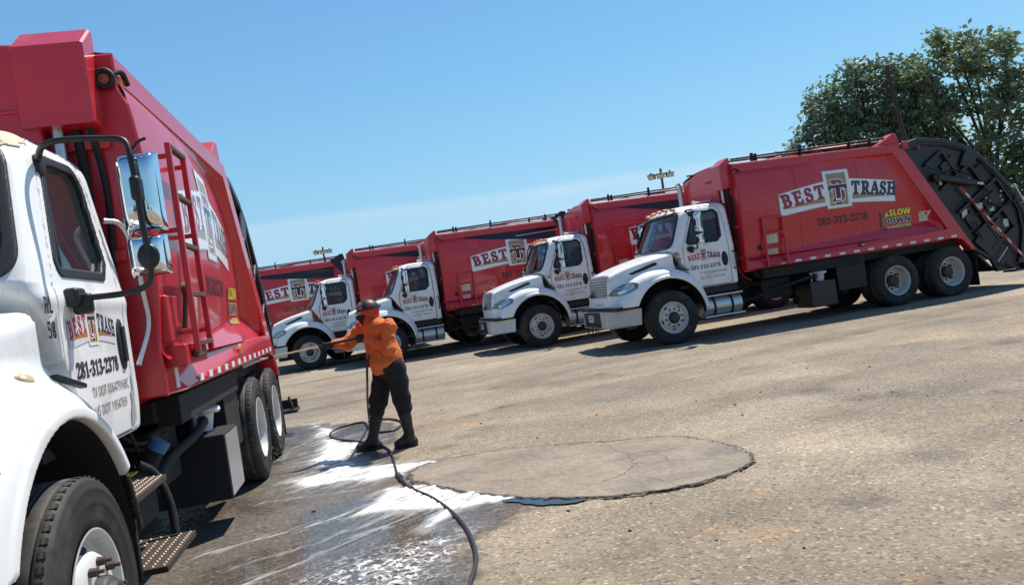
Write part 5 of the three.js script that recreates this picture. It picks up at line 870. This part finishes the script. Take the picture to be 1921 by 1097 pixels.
{
  const J = {
    shL: [0.655, 1.325, -8.80], shR: [0.405, 1.345, -9.20], elL: [0.615, 1.085, -8.70], elR: [0.215, 1.195, -9.235], wrL: [0.43, 1.215, -8.885], wrR: [0.075, 1.215, -9.145],
    hipL: [0.665, 0.86, -8.89], hipR: [0.565, 0.86, -9.10], knL: [0.690, 0.47, -8.90], knR: [0.43, 0.47, -9.11], anL: [0.715, 0.10, -8.89], anR: [0.335, 0.10, -9.11],
    toL: [0.585, 0.045, -8.90], toR: [0.185, 0.045, -9.14], heL: [0.745, 0.05, -8.885], heR: [0.375, 0.05, -9.105],
  };
  const head = [0.485, 1.495, -9.02], neck = [0.535, 1.37, -9.0];
  const wandA = [0.40, 1.257, -8.985], wandN = [-0.643, 1.181, -9.27], axis = V(wandN[0] - wandA[0], wandN[1] - wandA[1], wandN[2] - wandA[2]).normalize();
  const onWand = (t) => [0, 1, 2].map((i) => mix(wandA[i], wandN[i], t));
  const person = thing('person', 'worker in orange hooded shirt, dark trousers and cap aiming a washer wand', 'person', [0, 0, 0]);
  const skin = new THREE.MeshStandardMaterial({ color: rgb(0.30, 0.16, 0.10), roughness: 0.7 });
  const cloth = dataTex(256, 256, (x, y) => { const k = 1 - 0.34 * sstep(0.45, 0.75, fbm(x / 256 * 5, y / 256 * 5, 5, 5)) - 0.08 * hash2(x, y); return [sRGB(k), sRGB(k), sRGB(k)]; }); cloth.repeat.set(2.2, 2.2);
  const P = (c) => new THREE.MeshStandardMaterial({ map: cloth, color: rgb(...c), roughness: 0.92, bumpMap: asphaltBump, bumpScale: 0.001 });
  const shirtM = P([0.70, 0.17, 0.04]), hoodM = P([0.68, 0.085, 0.03]), pantM = P([0.013, 0.013, 0.017]), bootM = new THREE.MeshStandardMaterial({ color: rgb(0.012, 0.012, 0.013), roughness: 0.5 }), gloveM = P([0.025, 0.030, 0.042]), gripM = P([0.05, 0.028, 0.022]);
  // body: one continuous figure under the clothes
  const headF = blend(0.03, ball([head[0], head[1] + 0.02, head[2]], 0.098, [1.0, 1.08, 0.86]), ball([head[0] - 0.035, head[1] - 0.045, head[2] - 0.005], 0.068, [0.95, 1.05, 0.9]), cap([head[0] - 0.098, head[1] + 0.005, head[2] - 0.022], [head[0] - 0.112, head[1] - 0.025, head[2] - 0.026], 0.009, 0.016));
  const body = blend(0.05, headF, cap(neck, [0.51, 1.43, -9.01], 0.062, 0.058), cap([0.55, 1.25, -9.0], [0.595, 0.95, -8.99], 0.135, 0.14), cap(J.shL, J.shR, 0.07, 0.07), cap([0.63, 0.90, -8.93], [0.61, 0.90, -9.05], 0.108, 0.108),
    cap(J.shL, J.elL, 0.062, 0.048), cap(J.elL, J.wrL, 0.046, 0.030), cap(J.shR, J.elR, 0.062, 0.048), cap(J.elR, J.wrR, 0.046, 0.030),
    cap(J.hipL, J.knL, 0.085, 0.06), cap(J.knL, J.anL, 0.058, 0.04), cap(J.hipR, J.knR, 0.085, 0.06), cap(J.knR, J.anR, 0.058, 0.04), cap(J.heL, J.toL, 0.035, 0.03), cap(J.heR, J.toR, 0.035, 0.03));
  const bodyM = mesh('body', nets(body, [-0.05, 0.0, -9.45], [0.95, 1.7, -8.55], 0.013), skin, person);
  // shirt, hanging loose over the waistband
  const torso = blend(0.07, cap([0.545, 1.235, -9.0], [0.590, 1.0, -8.995], 0.165, 0.172), cap([0.590, 1.0, -8.995], [0.605, 0.875, -8.985], 0.172, 0.166), cap([0.58, 1.0, -8.90], [0.56, 1.0, -9.08], 0.14, 0.14), cap(J.shL, [0.53, 1.33, -9.0], 0.085, 0.10), cap(J.shR, [0.53, 1.33, -9.0], 0.085, 0.10));
  const sleeves = blend(0.03, cap(J.shL, J.elL, 0.082, 0.068), cap(J.elL, J.wrL, 0.066, 0.047), cap(J.shR, J.elR, 0.086, 0.072), cap(J.elR, J.wrR, 0.070, 0.050));
  const ndir = V(0.15, 1, 0).normalize();
  const shirtF = (x, y, z) => { let d = smin(torso(x, y, z), sleeves(x, y, z), 0.016) + 0.012 * fold(x, y, z, 22) + 0.005 * fold(x + 3, y, z, 58); d = smax(d, 0.845 + 0.22 * (x - 0.6) - y, 0.015); return d; };
  mesh('shirt', nets(shirtF, [-0.05, 0.7, -9.42], [0.95, 1.5, -8.55], 0.011), shirtM, bodyM);
  // hood over head and neck, open at the face
  const hoodF = (x, y, z) => {
    let d = smin(smin(headF(x, y, z) - 0.014, cap(neck, [0.50, 1.43, -9.01], 0.082, 0.078)(x, y, z), 0.04), ball([0.545, 1.325, -9.0], 0.11, [1.05, 0.5, 1.15])(x, y, z), 0.05) + 0.004 * fold(x, y, z, 34);
    return smax(d, -ball([head[0] - 0.105, head[1] - 0.005, head[2] - 0.02], 0.062, [1.0, 0.95, 0.95])(x, y, z), 0.012);
  };
  mesh('hood', nets(hoodF, [0.3, 1.22, -9.2], [0.72, 1.66, -8.82], 0.008), hoodM, bodyM);
  const maskF = (x, y, z) => Math.max(headF(x, y, z) - 0.019, y - (head[1] - 0.002), head[1] - 0.115 - y, x - (head[0] - 0.040 - 0.4 * (head[1] - y)) );
  mesh('face_mask', nets(maskF, [0.30, 1.34, -9.16], [0.5, 1.52, -8.88], 0.006), gloveM, bodyM);
  for (const s of [-1, 1]) mesh('eye', new THREE.SphereGeometry(0.011, 10, 8).translate(head[0] - 0.093, head[1] + 0.022, head[2] - 0.02 + s * 0.031), bootM, bodyM);
  // cap with a light front panel and long peak
  const capF = (x, y, z) => Math.max(headF(x, y, z) - 0.022, head[1] + 0.040 + (x - head[0]) * 0.06 - y);
  const ball0 = ball([head[0], head[1] + 0.035, head[2]], 0.118, [1.06, 0.98, 0.92]);
  const dome = (x, y, z) => Math.max(smin(capF(x, y, z), ball0(x, y, z), 0.02), head[1] + 0.045 + (x - head[0]) * 0.05 - y);
  mesh('cap', nets(dome, [0.33, 1.5, -9.17], [0.64, 1.68, -8.87], 0.007), bootM, bodyM);
  mesh('cap_panel', nets((x, y, z) => Math.max(Math.abs(dome(x, y, z) - 0.003) - 0.003, x - (head[0] - 0.075 + (z - head[2]) * 0.1), head[1] + 0.055 - y), [0.33, 1.5, -9.17], [0.5, 1.68, -8.87], 0.006), new THREE.MeshStandardMaterial({ color: rgb(0.26, 0.25, 0.24), roughness: 0.9 }), bodyM);
  mesh('cap_badge', nets((x, y, z) => Math.max(Math.abs(dome(x, y, z) - 0.003) - 0.003, Math.hypot(x - head[0] - 0.01, (y - head[1] - 0.095) * 1.2) - 0.032, head[2] + 0.05 - z), [0.4, 1.5, -9.0], [0.6, 1.68, -8.85], 0.006), new THREE.MeshStandardMaterial({ color: rgb(0.22, 0.06, 0.05), roughness: 0.9 }), bodyM);
  mesh('cap_peak', patch((u, v) => { const a = mix(-1.25, 1.25, u), r = mix(0.095, 0.185 - 0.05 * Math.abs(a) / 1.25, v); return [head[0] - 0.005 - r * Math.cos(a * 0.62) * 1.02, head[1] + 0.052 - 0.035 * v - 0.02 * a * a * 0.5, head[2] + Math.sin(a * 0.72) * 0.098 * mix(1, 0.92, v)]; }, 20, 6), new THREE.MeshStandardMaterial({ color: rgb(0.33, 0.31, 0.29), roughness: 0.9, side: THREE.DoubleSide }), bodyM);
  // trousers, baggy at the knee, tucked into rubber boots
  const tr = blend(0.035, cap([0.625, 0.90, -8.92], [0.595, 0.90, -9.06], 0.148, 0.148), cap(J.hipL, [0.690, 0.55, -8.895], 0.118, 0.096), cap([0.690, 0.55, -8.895], [0.70, 0.43, -8.89], 0.100, 0.092), cap(J.hipR, [0.46, 0.55, -9.105], 0.118, 0.098), cap([0.46, 0.55, -9.105], [0.425, 0.42, -9.11], 0.100, 0.090));
  mesh('trousers', nets((x, y, z) => tr(x, y, z) + 0.015 * fold(x, y, z, 17), [0.2, 0.3, -9.32], [0.9, 1.02, -8.68], 0.011), pantM, bodyM);
  for (const s of ['L', 'R']) {
    const k = J['kn' + s], a = J['an' + s], h = J['he' + s], t = J['to' + s];
    const f = blend(0.025, cap([k[0], k[1] - 0.05, k[2]], [a[0], a[1] + 0.05, a[2]], 0.074, 0.056), cap(a, h, 0.056, 0.048), cap(h, t, 0.047, 0.046), cap([a[0] - 0.03, a[1] - 0.01, a[2]], t, 0.058, 0.044));
    const sole = (x, y, z) => Math.max(blend(0.01, cap([h[0], 0.02, h[2]], [t[0], 0.02, t[2]], 0.052, 0.055))(x, y, z), y - 0.024, 0.002 - y);
    mesh('boot', nets((x, y, z) => Math.min(Math.max(f(x, y, z) + 0.006 * fold(x, y, z, 24), 0.004 - y), sole(x, y, z)), [t[0] - 0.09, -0.01, a[2] - 0.12], [h[0] + 0.1, 0.52, a[2] + 0.12], 0.009), bootM, bodyM);
  }
  // gloved hands closed round the wand
  function hand(name, t, palm, wrist, mat, R, thumbFwd) {
    const C = V(...onWand(t)), e1 = V(...palm).addScaledVector(axis, -V(...palm).dot(axis)).normalize(), e2 = new THREE.Vector3().crossVectors(axis, e1);
    const at = (th, r, s) => { const a = th * Math.PI / 180, q = C.clone().addScaledVector(e1, r * Math.cos(a)).addScaledVector(e2, r * Math.sin(a)).addScaledVector(axis, s); return [q.x, q.y, q.z]; };
    const f = [cap(at(25, R + 0.014, -0.034), at(25, R + 0.014, 0.034), 0.017, 0.017), cap(at(-25, R + 0.02, -0.028), at(-25, R + 0.02, 0.03), 0.019, 0.019), cap(at(0, R + 0.024, 0), wrist, 0.026, 0.032)];
    const fingers = [];
    [[-0.033, 0.82, 0.0088], [-0.011, 0.96, 0.0098], [0.011, 1, 0.0100], [0.033, 0.93, 0.0098]].forEach(([s, L, r]) => {
      const p = [at(38, R + 0.014, s), at(38 + 62 * L, R + 0.013, s), at(38 + 118 * L, R + 0.010, s * 0.96), at(38 + 162 * L, R + 0.009, s * 0.92)];
      fingers.push(blend(0.004, cap(p[0], p[1], r * 1.12, r * 1.05), cap(p[1], p[2], r * 1.05, r * 0.98), cap(p[2], p[3], r * 0.98, r * 0.86)));
    });
    const q = [at(-32, R + 0.022, 0.030 * thumbFwd), at(-72, R + 0.017, 0.052 * thumbFwd), at(-118, R + 0.012, 0.058 * thumbFwd), at(-150, R + 0.011, 0.056 * thumbFwd)];
    const thumb = blend(0.006, cap(q[0], q[1], 0.0145, 0.0125), cap(q[1], q[2], 0.0125, 0.0115), cap(q[2], q[3], 0.0115, 0.010));
    const palmF = blend(0.02, ...f), g = (x, y, z) => { let d = smin(palmF(x, y, z), thumb(x, y, z), 0.010), e = 1; for (const k of fingers) e = Math.min(e, k(x, y, z)); return smin(d, e, 0.006); };
    const lo = [0, 1, 2].map((i) => Math.min(C.toArray()[i], wrist[i]) - 0.095), hi = [0, 1, 2].map((i) => Math.max(C.toArray()[i], wrist[i]) + 0.095);
    mesh(name, nets(g, lo, hi, 0.0042), mat, bodyM);
  }
  hand('glove', 0.375, [0.35, -0.65, -0.45], J.wrR, gloveM, 0.015, 1);
  hand('glove', 0.035, [0.35, -0.55, 0.75], J.wrL, gripM, 0.017, 1);

  // wand: lance, insulated grip, trigger gun
  const w = thing('pressure_washer_wand', 'long brass and black washer wand held by the worker in orange', 'washer wand');
  mesh('lance', rod(onWand(0.30), onWand(0.985), 0.0098, 12), new THREE.MeshStandardMaterial({ color: rgb(0.82, 0.70, 0.44), roughness: 0.4, metalness: 0.55 }), w);
  mesh('insulated_grip', [rod(onWand(0.0), onWand(0.47), 0.0155, 14, 0.0145), rod(onWand(0.40), onWand(0.42), 0.021, 12), rod(onWand(0.455), onWand(0.475), 0.019, 12)], bootM, w);
  const o = onWand(0.0); mesh('trigger_gun', [bar([o[0] - 0.05, o[1] + 0.002, o[2] - 0.01], [o[0] + 0.06, o[1] + 0.006, o[2] + 0.015], 0.05, 0.036), bar([o[0] + 0.04, o[1], o[2] + 0.01], [o[0] + 0.075, o[1] - 0.12, o[2] + 0.02], 0.038, 0.03, [1, 0, 0]), tube([[o[0] - 0.02, o[1] - 0.02, o[2]], [o[0] - 0.01, o[1] - 0.07, o[2] + 0.005], [o[0] + 0.05, o[1] - 0.12, o[2] + 0.015]], 0.006, 6, 12)], bootM, w);
  mesh('nozzle', [rod(onWand(0.965), onWand(1.0), 0.016, 12), rod(onWand(0.95), onWand(0.968), 0.020, 6), rod([wandN[0] + 0.02, wandN[1], wandN[2]], [wandN[0] + 0.03, wandN[1] + 0.035, wandN[2] + 0.01], 0.008, 8)], bootM, w);

  // hose: from the gun down behind the worker, a slack loop on the ground, then towards the camera
  const y = 0.017, hp = [[o[0] + 0.075, o[1] - 0.12, o[2] + 0.02], [0.395, 1.0, -8.90], [0.362, 0.72, -9.2], [0.36, 0.42, -9.9], [0.385, 0.12, -10.8], [0.42, y, -11.25], [0.60, y, -11.32], [0.77, y, -10.93], [0.765, y, -10.55], [0.63, y, -10.16], [0.48, y, -10.2], [0.36, 0.034, -10.75], [0.30, y, -11.4], [0.12, y, -11.42], [-0.06, y, -11.17], [-0.14, y, -10.8], [-0.06, y, -10.3], [0.14, y, -9.88], [0.34, y, -9.42], [0.455, y, -9.0], [0.475, y, -8.46], [0.45, y, -7.83], [0.44, 0.03, -7.37], [0.49, y, -6.86], [0.61, y, -6.35], [0.68, y, -5.86], [0.705, y, -5.42], [0.69, y, -4.98], [0.64, y, -4.63], [0.56, y, -4.35], [0.42, y, -3.9], [0.2, y, -3.3], [-0.3, y, -2.6]];
  const hose = thing('hose', 'black rubber hose looping over the wet ground from the wand', 'hose');
  mesh('hose_line', tube(hp, 0.0138, 10, 420), new THREE.MeshStandardMaterial({ color: rgb(0.022, 0.022, 0.024), roughness: 0.45 }), hose);
  const cA = V(0.50, 0.02, -6.82); mesh('hose_coupling', [rod([0.445, 0.028, -7.42], [0.452, 0.028, -7.28], 0.022, 12), rod([0.485, 0.02, -6.9], [0.50, 0.02, -6.78], 0.021, 12)], M.rust, hose);

  // jet of water from the nozzle and drops falling off the truck's tail
  const drops = [], base = new THREE.IcosahedronGeometry(1, 0), m4 = new THREE.Matrix4(), q4 = new THREE.Quaternion().setFromUnitVectors(V(1, 0, 0), axis), col = [];
  for (let k = 0; k < 3200; k++) {
    const t = Math.pow(rnd(), 0.7), L = 0.30 * t, sp = 0.034 * t * Math.sqrt(rnd()) + 0.002, a = rr(0, 6.283);
    const c = V(...wandN).addScaledVector(axis, 0.01 + L).add(V(-axis.z * sp * Math.cos(a), sp * Math.sin(a) - 0.02 * t * t, axis.x * sp * Math.cos(a)));
    const s = rr(0.0022, 0.0042); drops.push(base.clone().applyMatrix4(m4.compose(c, q4, V(s * 5, s, s))));
  }
  for (let k = 0; k < 260; k++) { const u = rnd(), c = V(-0.85 + rr(-0.05, 0.25), 1.05 * rnd() * rnd() + 0.02, mix(-8.4, -10.4, u)), s = rr(0.0012, 0.003); drops.push(base.clone().applyMatrix4(m4.compose(c, new THREE.Quaternion(), V(s, s * 2.2, s)))); }
  tag(mesh('water_spray', drops, new THREE.MeshPhysicalMaterial({ color: rgb(0.92, 0.94, 0.96), roughness: 0.4 })), 'jet of white water and drops at the tip of the wand', 'water spray', null, 'stuff');
}
renderer.render(scene, camera);
